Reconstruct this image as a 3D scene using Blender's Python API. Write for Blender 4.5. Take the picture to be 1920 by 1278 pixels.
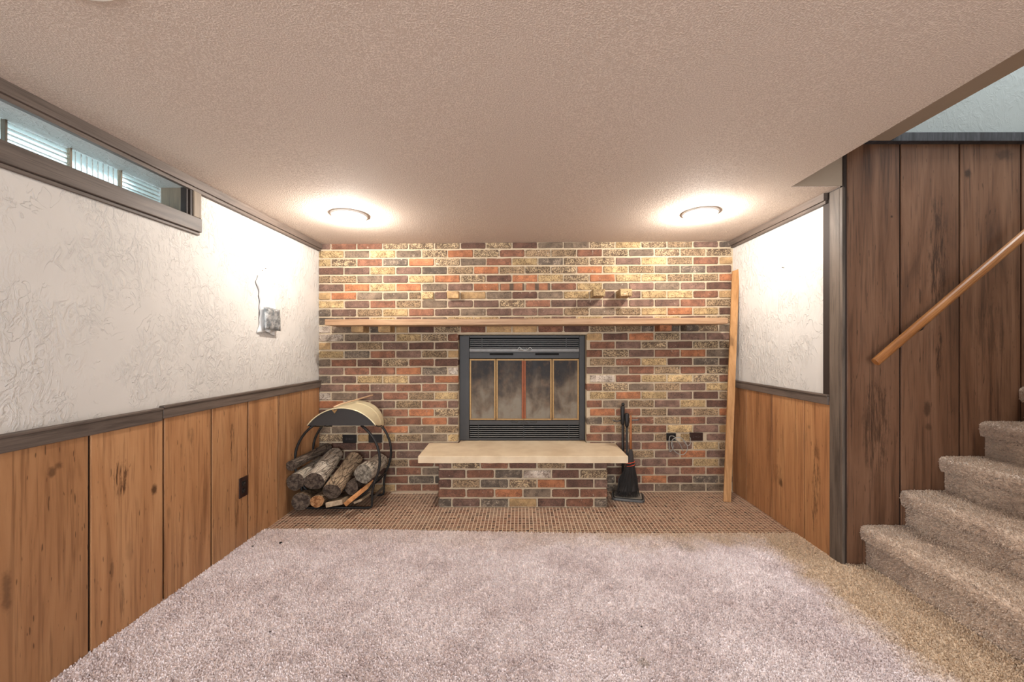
import bpy, math, random
import numpy as np
from mathutils import Vector, Matrix

random.seed(7)
rng = np.random.default_rng(7)
scene = bpy.context.scene
C = scene.collection
for o in list(bpy.data.objects):
    bpy.data.objects.remove(o)

# ------------------------------------------------------------------ camera, world, exposure
F = 730.0            # focal length in pixels of the 1920 wide frame
VX, VY = 977.0, 650.0  # where the optical axis meets the frame
CH = 1.227           # eye height
D = 3.318            # distance of the brick wall
cam_data = bpy.data.cameras.new('camera')
cam_data.sensor_fit = 'HORIZONTAL'
cam_data.sensor_width = 36.0
cam_data.lens = F / 1920 * 36
cam_data.shift_x = -(VX - 960) / 1920
cam_data.shift_y = (VY - 639) / 1920
cam_data.clip_start = 0.02
cam = bpy.data.objects.new('camera', cam_data)
C.objects.link(cam)
cam.location = (0, 0, CH)
cam.rotation_euler = (math.radians(90), 0, 0)
scene.camera = cam

scene.view_settings.view_transform = 'Standard'
scene.view_settings.look = 'None'
scene.view_settings.gamma = 1
scene.view_settings.use_curve_mapping = False
scene.view_settings.exposure = 0.25
scene.cycles.max_bounces = 6
scene.cycles.diffuse_bounces = 3
scene.cycles.glossy_bounces = 3
scene.cycles.transmission_bounces = 6

world = bpy.data.worlds.new('overcast_sky')
scene.world = world
world.use_nodes = True
bg = world.node_tree.nodes['Background']
bg.inputs[0].default_value = (0.62, 0.80, 0.90, 1)
bg.inputs[1].default_value = 3.2

LAMP_W = 36.0        # recessed ceiling lamps
LAMP_COL = (1.0, 0.945, 0.875)
REAR_W = 10.0        # the same lamps behind the viewer, dimmed
def area(name, loc, rot, sx, sy, power, col, spread=180):
    l = bpy.data.lights.new(name, 'AREA')
    l.shape = 'RECTANGLE'; l.size = sx; l.size_y = sy; l.energy = power; l.color = col
    o = bpy.data.objects.new(name, l); C.objects.link(o)
    o.location = loc; o.rotation_euler = rot; l.spread = math.radians(spread)
    return o
# added area lamp tilted at the carpet, daylight fill from the unseen rear
area('rear_daylight_fill', (-0.3, -3.02, 1.05), (math.radians(66), 0, 0), 2.6, 1.9, 80, (0.98, 0.97, 1.0), 150)
# added cool area lamp high over the treads, standing in for upstairs daylight
area('stair_overhead_fill', (3.3, 1.55, 4.45), (0, math.radians(14), 0), 1.3, 0.7, 80, (0.86, 0.94, 1.0))

# ------------------------------------------------------------------ helpers
def PX(x, Y): return (x - VX) * Y / F
def PZ(y, Y): return CH - (y - VY) * Y / F
def P(x, y, Y): return Vector((PX(x, Y), Y, PZ(y, Y)))
XL, XR = -1.727, 1.81
def ceil_z(X): return 2.116 + 0.0075 * X

class MB:
    def __init__(s): s.v = []; s.f = []; s.m = []
    def add(s, vs, fs, mi=0):
        b = len(s.v); s.v += [tuple(v) for v in vs]
        s.f += [tuple(i + b for i in f) for f in fs]; s.m += [mi] * len(fs)
        return s
    def box(s, x0, x1, y0, y1, z0, z1, mi=0):
        vs = [(x, y, z) for z in (z0, z1) for y in (y0, y1) for x in (x0, x1)]
        return s.add(vs, [(0, 2, 3, 1), (4, 5, 7, 6), (0, 1, 5, 4), (2, 6, 7, 3), (0, 4, 6, 2), (1, 3, 7, 5)], mi)
    def obox(s, c, a, b, d, mi=0):
        c, a, b, d = map(Vector, (c, a, b, d))
        vs = [c + a * i + b * j + d * k for k in (-1, 1) for j in (-1, 1) for i in (-1, 1)]
        fs = [(0, 2, 3, 1), (4, 5, 7, 6), (0, 1, 5, 4), (2, 6, 7, 3), (0, 4, 6, 2), (1, 3, 7, 5)]
        if a.cross(b).dot(d) < 0: fs = [tuple(reversed(f)) for f in fs]
        return s.add(vs, fs, mi)
    def prism_y(s, poly, y0, y1, mi=0):
        n = len(poly)
        vs = [(x, y0, z) for x, z in poly] + [(x, y1, z) for x, z in poly]
        fs = [tuple(range(n)), tuple(reversed(range(n, 2 * n)))]
        fs += [((i + 1) % n, i, n + i, n + (i + 1) % n) for i in range(n)]
        return s.add(vs, fs, mi)
    def prism_z(s, poly, z0, z1, mi=0):
        n = len(poly)
        vs = [(x, y, z0) for x, y in poly] + [(x, y, z1) for x, y in poly]
        fs = [tuple(reversed(range(n))), tuple(range(n, 2 * n))]
        fs += [(i, (i + 1) % n, n + (i + 1) % n, n + i) for i in range(n)]
        return s.add(vs, fs, mi)
    def tube(s, pts, r, n=10, mi=0, cap=True):
        pts = [Vector(p) for p in pts]
        k = len(pts)
        rs = r if isinstance(r, (list, tuple)) else [r] * k
        up = None; vs = []
        for i, p in enumerate(pts):
            t = (pts[min(i + 1, k - 1)] - pts[max(i - 1, 0)]).normalized()
            if up is None:
                up = Vector((0, 0, 1)) if abs(t.z) < 0.9 else Vector((1, 0, 0))
            a = t.cross(up).normalized(); up = a.cross(t).normalized()
            for j in range(n):
                an = 2 * math.pi * j / n
                vs.append(p + (a * math.cos(an) + up * math.sin(an)) * rs[i])
        fs = [(i * n + j, i * n + (j + 1) % n, (i + 1) * n + (j + 1) % n, (i + 1) * n + j) for i in range(k - 1) for j in range(n)]
        if cap: fs += [tuple(reversed(range(n))), tuple(range((k - 1) * n, k * n))]
        return s.add(vs, fs, mi)
    def lathe(s, c, prof, n=28, mi=0):
        k = len(prof)
        vs = [(c[0] + r * math.cos(2 * math.pi * j / n), c[1] + r * math.sin(2 * math.pi * j / n), c[2] + z) for r, z in prof for j in range(n)]
        fs = [(i * n + j, i * n + (j + 1) % n, (i + 1) * n + (j + 1) % n, (i + 1) * n + j) for i in range(k - 1) for j in range(n)]
        return s.add(vs, fs, mi)
    def mesh(s, name, mats, smooth=False):
        me = bpy.data.meshes.new(name)
        me.from_pydata(s.v, [], s.f)
        for m in (mats if isinstance(mats, (list, tuple)) else [mats]): me.materials.append(m)
        me.polygons.foreach_set('material_index', s.m)
        if smooth: me.polygons.foreach_set('use_smooth', [True] * len(s.f))
        me.update()
        return me
    def build(s, name, mats, parent=None, smooth=False, bevel=0, seg=2):
        return link(name, s.mesh(name, mats, smooth), parent, bevel, seg)

def link(name, me, parent=None, bevel=0, seg=2):
    o = bpy.data.objects.new(name, me); C.objects.link(o)
    if parent:
        o.parent = parent
        if parent.type == 'EMPTY': o.matrix_parent_inverse = Matrix.Translation(-parent.location)
    if bevel:
        m = o.modifiers.new('bevel', 'BEVEL'); m.width = bevel; m.segments = seg
        m.limit_method = 'ANGLE'; m.angle_limit = math.radians(40)
    return o
def tag(o, label=None, cat=None, group=None, kind=None):
    if label: o['label'] = label
    if cat: o['category'] = cat
    if group: o['group'] = group
    if kind: o['kind'] = kind
    return o
def thing(name, loc, label, cat, group=None):
    o = bpy.data.objects.new(name, None); C.objects.link(o)
    o.location = loc; o.empty_display_size = 0.05
    return tag(o, label, cat, group)
def struct(o, label, cat): return tag(o, label, cat, kind='structure')

# ------------------------------------------------------------------ materials
def lin(c):
    return tuple(((v / 255) / 12.92 if v / 255 <= 0.04045 else ((v / 255 + 0.055) / 1.055) ** 2.4) for v in c) + (1,)
class NT:
    def __init__(s, name, rough=0.6, metal=0.0, spec=0.5):
        s.mat = bpy.data.materials.new(name); s.mat.use_nodes = True
        s.t = s.mat.node_tree; s.b = s.t.nodes['Principled BSDF']
        s.b.inputs['Roughness'].default_value = rough
        s.b.inputs['Metallic'].default_value = metal
        s.b.inputs['Specular IOR Level'].default_value = spec
        s.geo = s.t.nodes.new('ShaderNodeNewGeometry')
        s.pos = s.geo.outputs['Position']
    def n(s, typ, **kw):
        nd = s.t.nodes.new('ShaderNode' + typ)
        for k, v in kw.items(): setattr(nd, k, v)
        return nd
    def set(s, sock, v):
        if isinstance(v, bpy.types.NodeSocket): s.t.links.new(v, sock)
        else: sock.default_value = v
    def mapping(s, scale, rot=(0, 0, 0), loc=(0, 0, 0), src=None):
        m = s.n('Mapping')
        s.set(m.inputs['Vector'], src or s.pos)
        m.inputs['Scale'].default_value = scale; m.inputs['Rotation'].default_value = rot
        m.inputs['Location'].default_value = loc
        return m.outputs[0]
    def noise(s, vec=None, scale=5, detail=4, rough=0.55, dist=0.0, typ=None):
        nd = s.n('TexNoise')
        if typ: nd.noise_type = typ
        s.set(nd.inputs['Vector'], vec or s.pos)
        nd.inputs['Scale'].default_value = scale; nd.inputs['Detail'].default_value = detail
        nd.inputs['Roughness'].default_value = rough; nd.inputs['Distortion'].default_value = dist
        return nd.outputs[0]
    def voro(s, vec=None, scale=5, feature='F1', rnd=1.0):
        nd = s.n('TexVoronoi', feature=feature)
        s.set(nd.inputs['Vector'], vec or s.pos); nd.inputs['Scale'].default_value = scale
        nd.inputs['Randomness'].default_value = rnd
        return nd.outputs['Distance']
    def ramp(s, fac, stops, interp='LINEAR'):
        nd = s.n('ValToRGB'); nd.color_ramp.interpolation = interp
        e = nd.color_ramp.elements
        while len(e) > 1: e.remove(e[-1])
        e[0].position = stops[0][0]; e[0].color = stops[0][1]
        for p, c in stops[1:]:
            x = e.new(p); x.color = c
        s.set(nd.inputs[0], fac); return nd.outputs[0]
    def sstep(s, v, a, b):
        nd = s.n('MapRange'); nd.interpolation_type = 'SMOOTHSTEP'
        s.set(nd.inputs['Value'], v)
        nd.inputs['From Min'].default_value = a; nd.inputs['From Max'].default_value = b
        return nd.outputs[0]
    def math(s, op, a, b=0.0):
        nd = s.n('Math', operation=op); s.set(nd.inputs[0], a); s.set(nd.inputs[1], b); return nd.outputs[0]
    def mix(s, fac, a, b, mode='MIX'):
        nd = s.n('Mix', data_type='RGBA', blend_type=mode)
        s.set(nd.inputs[0], fac); s.set(nd.inputs[6], a); s.set(nd.inputs[7], b); return nd.outputs[2]
    def sep(s, vec=None):
        nd = s.n('SeparateXYZ'); s.set(nd.inputs[0], vec or s.pos); return nd.outputs
    def bump(s, h, strength=0.3, dist=0.01, prev=None):
        nd = s.n('Bump'); s.set(nd.inputs['Height'], h)
        nd.inputs['Strength'].default_value = strength; nd.inputs['Distance'].default_value = dist
        if prev: s.set(nd.inputs['Normal'], prev)
        s.set(s.b.inputs['Normal'], nd.outputs[0]); return nd.outputs[0]
    def col(s, v): s.set(s.b.inputs['Base Color'], v); return s
    def rand(s): return s.n('ObjectInfo').outputs['Random']
    def island(s): return s.geo.outputs['Random Per Island']

def plain(name, c, rough=0.5, metal=0.0, var=0.12, scale=30, bump=0.0):
    m = NT(name, rough, metal)
    nz = m.noise(scale=scale, detail=4)
    m.col(m.mix(nz, tuple(v * (1 - var) for v in lin(c)[:3]) + (1,), tuple(min(1, v * (1 + var)) for v in lin(c)[:3]) + (1,)))
    if bump: m.bump(nz, bump, 0.004)
    return m.mat

def brick_mat(name, c1, c2, speck=None, amount=0.0, wash=0.0, coarse=0.0, band=None):
    m = NT('brick_' + name, 0.85, 0, 0.25)
    big = m.noise(scale=11, detail=3)
    col = m.mix(m.sstep(big, 0.35, 0.65), lin(c1), lin(c2))
    fine = m.noise(m.mapping((1, 1, 1.6)), scale=150, detail=3)
    col = m.mix(m.math('MULTIPLY', m.sstep(fine, 0.42, 0.60), 0.5), col, tuple(v * 0.5 for v in lin(c1)[:3]) + (1,))
    h = fine
    if speck:
        sp = m.noise(m.mapping((1, 1, 1.3)), scale=95, detail=4, rough=0.7)
        cl = m.noise(scale=24, detail=2)
        f = m.math('MULTIPLY', m.sstep(sp, 0.47, 0.57), m.sstep(cl, 0.62 - amount * 0.5, 0.80 - amount * 0.5))
        col = m.mix(f, col, lin(speck)); h = m.math('ADD', fine, m.math('MULTIPLY', sp, 1.5))
    if band:
        x = m.sep()[0]
        w = m.math('SINE', m.math('MULTIPLY', x, 58))
        col = m.mix(m.sstep(w, 0.35, 0.75), col, lin(band))
    ws = m.noise(scale=30, detail=5, rough=0.65)
    col = m.mix(m.math('MULTIPLY', m.sstep(ws, 0.66 - wash * 0.3, 0.78 - wash * 0.2), 0.75), col, lin((205, 190, 170)))
    v = m.math('ADD', m.math('MULTIPLY', m.rand(), 0.30), 0.85)
    v = m.math('MULTIPLY', v, m.math('ADD', m.math('MULTIPLY', m.sstep(m.noise(scale=17, detail=2), 0.35, 0.65), 0.34), 0.84))
    hsv = m.n('HueSaturation'); m.set(hsv.inputs['Value'], v); m.set(hsv.inputs['Color'], col)
    hsv.inputs['Saturation'].default_value = 0.98
    m.col(hsv.outputs[0])
    m.bump(h, 0.35 + coarse, 0.004)
    return m.mat

BR = {
 'Y': brick_mat('cream', (208, 178, 130), (186, 156, 112), (122, 97, 70), 0.6, 0.08, 0.4),
 'S': brick_mat('speckled_tan', (176, 148, 114), (154, 128, 100), (94, 76, 60), 0.85, 0.12, 0.4),
 'D': brick_mat('dark_speckled', (102, 83, 68), (124, 102, 82), (200, 174, 136), 0.60, 0.08, 0.5),
 'O': brick_mat('orange', (182, 119, 80), (164, 106, 74), (130, 87, 64), 0.45, 0.07, 0.1),
 'R': brick_mat('red_brown', (146, 100, 77), (129, 89, 70), (102, 73, 60), 0.45, 0.09, 0.1),
 'M': brick_mat('mauve_brown', (134, 104, 89), (117, 91, 79), (94, 74, 65), 0.45, 0.09, 0.1),
 'G': brick_mat('grey_brown', (138, 118, 99), (121, 103, 87), (92, 79, 67), 0.45, 0.09, 0.1),
 'K': brick_mat('charcoal', (96, 84, 74), (112, 98, 85), (150, 132, 112), 0.4, 0.14, 0.2),
 'C': brick_mat('dark_maroon', (116, 84, 70), (101, 74, 63), (82, 62, 53), 0.45, 0.07, 0.1),
 'T': brick_mat('ochre', (196, 160, 112), (180, 146, 104), (152, 120, 88), 0.35, 0.04, 0.1),
 'W': brick_mat('whitewashed', (176, 158, 142), (216, 202, 186), (118, 100, 86), 0.5, 0.5, 0.3),
 'X': brick_mat('banded', (166, 111, 80), (151, 103, 77), None, 0, 0.04, 0, (94, 78, 65)),
}
BK = list(BR)

m = NT('mortar', 0.95, 0, 0.1)
nz = m.noise(scale=60, detail=6); m.col(m.mix(nz, lin((172, 154, 130)), lin((202, 184, 158)))); m.bump(nz, 0.6, 0.006)
MORTAR = m.mat

def plaster(name, c, s=1.0):
    m = NT(name, 0.8, 0, 0.25)
    n1 = m.noise(scale=2.6, detail=3)
    m.col(m.mix(m.sstep(n1, 0.3, 0.7), lin(c), tuple(v * 0.94 for v in lin(c)[:3]) + (1,)))
    vec = m.n('VectorMath', operation='ADD')
    wn = m.n('TexNoise'); m.set(wn.inputs['Vector'], m.pos); wn.inputs['Scale'].default_value = 7
    sc = m.n('VectorMath', operation='SCALE'); m.set(sc.inputs[0], wn.outputs[1]); sc.inputs['Scale'].default_value = 0.20
    m.set(vec.inputs[0], m.pos); m.set(vec.inputs[1], sc.outputs[0])
    n2 = m.noise(m.mapping((1, 1, 0.75)), scale=11, detail=2, rough=0.45, dist=2.2)
    ridge = m.math('SUBTRACT', 1.0, m.sstep(m.math('ABSOLUTE', m.math('SUBTRACT', n2, 0.5)), 0.0, 0.022))
    mask = m.sstep(m.noise(scale=7, detail=4), 0.47, 0.60)
    r = m.math('MULTIPLY', ridge, mask)
    swirl = m.noise(m.mapping((1, 1, 0.6)), scale=22, detail=4, rough=0.6, dist=1.8)
    sm_ = m.sstep(swirl, 0.42, 0.66)
    flat = m.sstep(m.noise(scale=4, detail=2), 0.35, 0.6)
    m.bump(m.math('ADD', m.math('MULTIPLY', r, 0.8), m.math('MULTIPLY', m.math('MULTIPLY', sm_, flat), 0.9)), 0.62 * s, 0.007)
    return m.mat
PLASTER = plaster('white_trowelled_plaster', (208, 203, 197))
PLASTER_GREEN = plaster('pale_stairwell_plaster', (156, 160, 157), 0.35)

m = NT('sprayed_ceiling_texture', 0.9, 0, 0.15)
v1 = m.noise(scale=190, detail=2, rough=0.6)
m.col(m.mix(m.sstep(v1, 0.35, 0.65), lin((186, 167, 152)), lin((214, 197, 182))))
m.bump(m.sstep(v1, 0.42, 0.68), 0.5, 0.006)
CEIL = m.mat
SOFFIT = plain('painted_soffit', (162, 144, 124), 0.7, 0, 0.05, 12)

def wood(name, dark, mid, light, axis=2, rough=0.5, knots=(), streaks=(), plane=(1, 2), freq=1.0, ticks=0.0, var=0.12, bump=0.12, rot=(0, 0, 0)):
    m = NT(name, rough, 0, 0.35)
    s1 = [9.0 * freq] * 3; s1[axis] = 0.9 * freq
    s2 = [110.0 * freq] * 3; s2[axis] = 3.5 * freq
    base = m.mapping((1, 1, 1), rot) if any(rot) else m.pos
    off = m.n('VectorMath', operation='ADD')
    cmb = m.n('CombineXYZ'); r5 = m.math('MULTIPLY', m.rand(), 9.0)
    for i in range(3): m.set(cmb.inputs[i], r5)
    m.set(off.inputs[0], base); m.set(off.inputs[1], cmb.outputs[0])
    g1 = m.noise(m.mapping(s1, src=off.outputs[0]), scale=1, detail=5, rough=0.6, dist=1.2)
    g2 = m.noise(m.mapping(s2, src=off.outputs[0]), scale=1, detail=3, rough=0.6)
    col = m.ramp(g1, [(0.25, lin(dark)), (0.45, lin(mid)), (0.7, lin(light))])
    col = m.mix(m.math('MULTIPLY', m.sstep(g2, 0.5, 0.72), 0.6), col, lin(dark))
    s4 = [38.0 * freq] * 3; s4[axis] = 1.6 * freq
    g3 = m.noise(m.mapping(s4, src=off.outputs[0]), scale=1, detail=2, rough=0.5, dist=0.6)
    col = m.mix(m.math('MULTIPLY', m.sstep(g3, 0.56, 0.70), 0.45), col, lin(dark))
    if ticks:
        s3 = [95.0] * 3; s3[axis] = 16.0
        t = m.noise(m.mapping(s3, (0.35, 0.25, 0.15), src=off.outputs[0]), scale=1, detail=1)
        col = m.mix(m.math('MULTIPLY', m.sstep(t, 0.70, 0.76), ticks), col, tuple(v * 0.3 for v in lin(dark)[:3]) + (1,))
    if knots or streaks:
        xyz = m.sep()
        warp = m.noise(scale=26, detail=4, rough=0.65)
        wv = m.math('MULTIPLY', m.math('SUBTRACT', warp, 0.5), 1.6)
        for (u, v, ru, rv, st) in knots:
            du = m.math('DIVIDE', m.math('SUBTRACT', xyz[plane[0]], u), ru)
            dv = m.math('DIVIDE', m.math('SUBTRACT', xyz[plane[1]], v), rv)
            d = m.math('SQRT', m.math('ADD', m.math('MULTIPLY', du, du), m.math('MULTIPLY', dv, dv)))
            d = m.math('ADD', d, wv)
            f = m.math('MULTIPLY', m.math('SUBTRACT', 1.0, m.sstep(d, 0.35, 1.25)), st)
            col = m.mix(f, col, tuple(v2 * 0.35 for v2 in lin(dark)[:3]) + (1,))
        sg = [90.0] * 3; sg[axis] = 9.0
        grain = m.sstep(m.noise(m.mapping(sg), scale=1, detail=4, rough=0.7), 0.44, 0.58)
        for (u, v, ru, rv, st) in streaks:
            du = m.math('DIVIDE', m.math('SUBTRACT', xyz[plane[0]], u), ru)
            dv = m.math('DIVIDE', m.math('SUBTRACT', xyz[plane[1]], v), rv)
            d = m.math('ADD', m.math('ADD', m.math('MULTIPLY', du, du), m.math('MULTIPLY', dv, dv)), wv)
            f = m.math('MULTIPLY', m.math('MULTIPLY', m.math('SUBTRACT', 1.0, m.sstep(d, 0.3, 1.2)), grain), st)
            col = m.mix(f, col, tuple(v2 * 0.55 for v2 in lin(dark)[:3]) + (1,))
    hsv = m.n('HueSaturation')
    m.set(hsv.inputs['Value'], m.math('ADD', m.math('MULTIPLY', m.rand(), 2 * var), 1 - var)); m.set(hsv.inputs['Color'], col)
    m.col(hsv.outputs[0])
    m.bump(m.math('ADD', g2, m.math('MULTIPLY', g1, 0.6)), bump, 0.004)
    return m.mat

def LW(x, y):   # photo point on the left wall -> (Y, Z)
    Y = -XL * F / (VX - x); return Y, PZ(y, Y)
def RW(x, y):
    Y = XR * F / (x - VX); return Y, PZ(y, Y)
YS = 2.195      # plane of the panelled wall along the stairs
def SW(x, y): return PX(x, YS), PZ(y, YS)
PANEL_L = wood('knotty_panel', (112, 74, 46), (162, 116, 78), (180, 136, 96), 2, 0.42,
    [LW(285, 918) + (0.016, 0.026, 0.9), LW(92, 885) + (0.014, 0.022, 0.7), LW(105, 872) + (0.016, 0.016, 0.6), LW(350, 815) + (0.012, 0.03, 0.35),
     LW(312, 962) + (0.012, 0.04, 0.3), LW(238, 1030) + (0.02, 0.05, 0.2), LW(205, 1065) + (0.008, 0.05, 0.5), LW(6, 1110) + (0.015, 0.07, 0.6)],
    [LW(222, 895) + (0.032, 0.10, 1.0), LW(432, 830) + (0.02, 0.13, 0.9), LW(440, 960) + (0.02, 0.12, 0.7), LW(356, 840) + (0.02, 0.1, 0.5), LW(224, 1130) + (0.012, 0.1, 0.5)], (1, 2), 1.0, 0.7)
PANEL_R = wood('knotty_panel_fireside', (110, 72, 44), (158, 110, 72), (176, 130, 88), 2, 0.42,
    [RW(1467, 905) + (0.022, 0.03, 0.8), RW(1520, 800) + (0.012, 0.014, 0.4)],
    [RW(1534, 890) + (0.035, 0.22, 0.8), RW(1530, 960) + (0.03, 0.12, 0.7), RW(1462, 890) + (0.05, 0.08, 0.5)], (1, 2), 1.0, 0.5)
PANEL_S = wood('dark_stained_panel', (58, 38, 28), (104, 72, 52), (126, 92, 70), 2, 0.38,
    [SW(1880, 292) + (0.05, 0.035, 0.5), SW(1812, 328) + (0.02, 0.03, 0.8), SW(1735, 765) + (0.02, 0.05, 0.6), SW(1738, 800) + (0.02, 0.02, 0.5), SW(1669, 407) + (0.008, 0.008, 0.8), SW(1722, 555) + (0.008, 0.05, 0.6)],
    [SW(1755, 480) + (0.06, 0.35, 0.7), SW(1640, 800) + (0.08, 0.3, 0.6), SW(1757, 660) + (0.025, 0.15, 0.8), SW(1850, 620) + (0.1, 0.2, 0.4)], (0, 2), 0.9, 0.5)
GROOVE = plain('dark_panel_backing', (38, 24, 16), 0.7, 0, 0.1)
TRIM = wood('grey_brown_stained_trim', (62, 52, 46), (94, 82, 74), (112, 98, 88), 1, 0.55, freq=1.6, var=0.08)
TRIM_Z = wood('grey_brown_stained_post', (62, 52, 44), (92, 80, 70), (112, 98, 86), 2, 0.55, freq=1.6, var=0.08)
TRIM_X = wood('black_stained_ledge', (26, 26, 28), (52, 52, 56), (76, 76, 80), 2, 0.5, freq=4, var=0.05)
JAMB = wood('weathered_jamb', (92, 80, 66), (128, 112, 94), (146, 130, 110), 2, 0.6, freq=1.5)
MANTEL = wood('mantel_oak', (134, 100, 74), (172, 136, 104), (190, 156, 122), 0, 0.5, freq=1.4)
OAK = wood('handrail_oak', (104, 64, 34), (156, 100, 54), (186, 130, 78), 0, 0.35, freq=2.0, rot=(0, math.radians(40.6), 0))
PINE = wood('pine_board', (148, 104, 60), (180, 134, 86), (196, 150, 102), 2, 0.5, freq=1.5, var=0.02)

def carpet(name, c1, c2, warm_light_stains=True):
    m = NT(name, 0.95, 0, 0.1)
    m.b.inputs['Sheen Weight'].default_value = 0.25
    big = m.noise(scale=2.6, detail=5, rough=0.62)
    mid = m.noise(scale=14, detail=4, rough=0.65)
    fine = m.noise(scale=420, detail=2)
    f = m.math('ADD', m.math('MULTIPLY', m.sstep(big, 0.40, 0.66), 0.65), m.math('MULTIPLY', m.sstep(mid, 0.45, 0.7), 0.35))
    col = m.mix(f, lin(c1), lin(c2))
    if warm_light_stains:
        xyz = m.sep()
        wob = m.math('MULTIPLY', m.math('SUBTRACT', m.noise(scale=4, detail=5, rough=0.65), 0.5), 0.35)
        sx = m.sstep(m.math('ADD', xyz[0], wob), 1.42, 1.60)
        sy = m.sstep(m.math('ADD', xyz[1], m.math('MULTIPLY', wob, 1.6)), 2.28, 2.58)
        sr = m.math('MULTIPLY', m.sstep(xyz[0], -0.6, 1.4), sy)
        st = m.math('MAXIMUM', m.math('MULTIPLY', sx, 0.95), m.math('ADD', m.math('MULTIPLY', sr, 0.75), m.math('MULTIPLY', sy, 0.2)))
        col = m.mix(m.math('MINIMUM', st, 1.0), col, lin((220, 194, 164)))  # warmer light by the stairs and tiles, painted into the carpet colour
        for (px, py, r, s) in ((1208, 1247, 0.024, 0.5), (1290, 1030, 0.07, 0.4)):
            Y = CH * F / (py - VY)
            du = m.math('SUBTRACT', xyz[0], PX(px, Y)); dv = m.math('SUBTRACT', xyz[1], Y)
            d = m.math('ADD', m.math('SQRT', m.math('ADD', m.math('MULTIPLY', du, du), m.math('MULTIPLY', dv, dv))), m.math('MULTIPLY', wob, 0.25))
            col = m.mix(m.math('MULTIPLY', m.math('SUBTRACT', 1.0, m.sstep(d, r * 0.5, r)), s), col, lin((176, 158, 140)))
    isl = m.math('ADD', m.math('MULTIPLY', m.island(), 0.34), 0.86)
    hsv = m.n('HueSaturation'); m.set(hsv.inputs['Value'], isl); m.set(hsv.inputs['Color'], col)
    m.col(hsv.outputs[0])
    m.bump(fine, 0.5, 0.006)
    return m.mat
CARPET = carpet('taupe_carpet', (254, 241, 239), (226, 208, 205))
CARPET_ST = carpet('stair_carpet', (216, 193, 172), (184, 160, 141), False)

m = NT('mosaic_glaze', 0.35, 0, 0.5)
r = m.island()
tc = m.ramp(r, [(0, lin((70, 46, 36))), (0.2, lin((104, 68, 50))), (0.45, lin((132, 90, 68))), (0.7, lin((146, 104, 82))), (0.88, lin((112, 82, 66))), (1, lin((164, 126, 100)))])
dust = m.sstep(m.noise(scale=3.2, detail=5, rough=0.6), 0.42, 0.72)
yv = m.sstep(m.sep()[1], 2.75, 3.25)
m.col(m.mix(m.math('MULTIPLY', dust, 0.55), tc, lin((160, 132, 110))))
m.bump(m.noise(scale=90, detail=2), 0.08, 0.003)
TILE = m.mat
GROUT = plain('sandy_grout', (204, 184, 160), 0.95, 0, 0.1, 40, 0.3)
CONCRETE = plain('concrete', (120, 114, 106), 0.9)

m = NT('sandstone', 0.75, 0, 0.3)
n1 = m.noise(scale=5, detail=6, rough=0.6); n2 = m.noise(scale=140, detail=3)
c = m.mix(m.sstep(n1, 0.3, 0.75), lin((224, 204, 174)), lin((204, 180, 148)))
st = m.math('MULTIPLY', m.sstep(m.noise(m.mapping((2, 7, 1)), scale=4, detail=5, rough=0.7), 0.66, 0.76), 0.5)
m.col(m.mix(st, c, lin((150, 112, 80)))); m.bump(m.math('ADD', n2, n1), 0.25, 0.004)
STONE = m.mat

BLACK = plain('black_painted_steel', (48, 45, 43), 0.5, 0.1, 0.15, 20, 0.1)
GREYSTEEL = plain('worn_grey_steel', (112, 108, 104), 0.45, 0.3, 0.25, 25, 0.1)
DARKGAP = plain('sooty_void', (8, 7, 7), 0.9)
BRASS = plain('tarnished_brass', (150, 118, 76), 0.5, 0.5, 0.25, 60)
COPPER = plain('heat_tinted_copper', (132, 74, 46), 0.55, 0.5, 0.3, 30)
SILVER = plain('bright_metal', (180, 178, 172), 0.3, 0.8, 0.1)
WIRE = plain('dark_wire', (70, 66, 60), 0.4, 0.6)
IRON = plain('wrought_iron', (44, 42, 41), 0.5, 0.5, 0.25, 60, 0.2)
IRON_WORN = plain('worn_iron', (96, 94, 92), 0.45, 0.5, 0.3, 50, 0.2)
CREAM = plain('cream_enamelled_sheet', (228, 216, 178), 0.28, 0.25, 0.10, 14)
BLACKPL = plain('black_plastic', (16, 14, 14), 0.35, 0, 0.1)
BROWNPL = plain('dark_brown_plastic', (44, 24, 20), 0.35, 0, 0.1)
SLOTS = plain('worn_outlet_slots', (96, 88, 88), 0.5, 0, 0.1)
ORANGETIE = plain('orange_twine', (206, 74, 40), 0.7, 0, 0.1)
BRISTLE = plain('black_broom_bristle', (52, 47, 44), 0.8, 0, 0.4, 200)
CANE = plain('stained_cane', (150, 92, 50), 0.5, 0, 0.25, 60)
CABLE = plain('grey_cable', (150, 146, 138), 0.5, 0, 0.1)
WHITE = plain('white_enamel', (226, 222, 214), 0.4, 0, 0.03)
CHAR = plain('charcoal_bit', (24, 22, 22), 0.9, 0, 0.3, 200)
TAN = plain('dowel_wood', (204, 170, 136), 0.55, 0, 0.12, 40)

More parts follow.
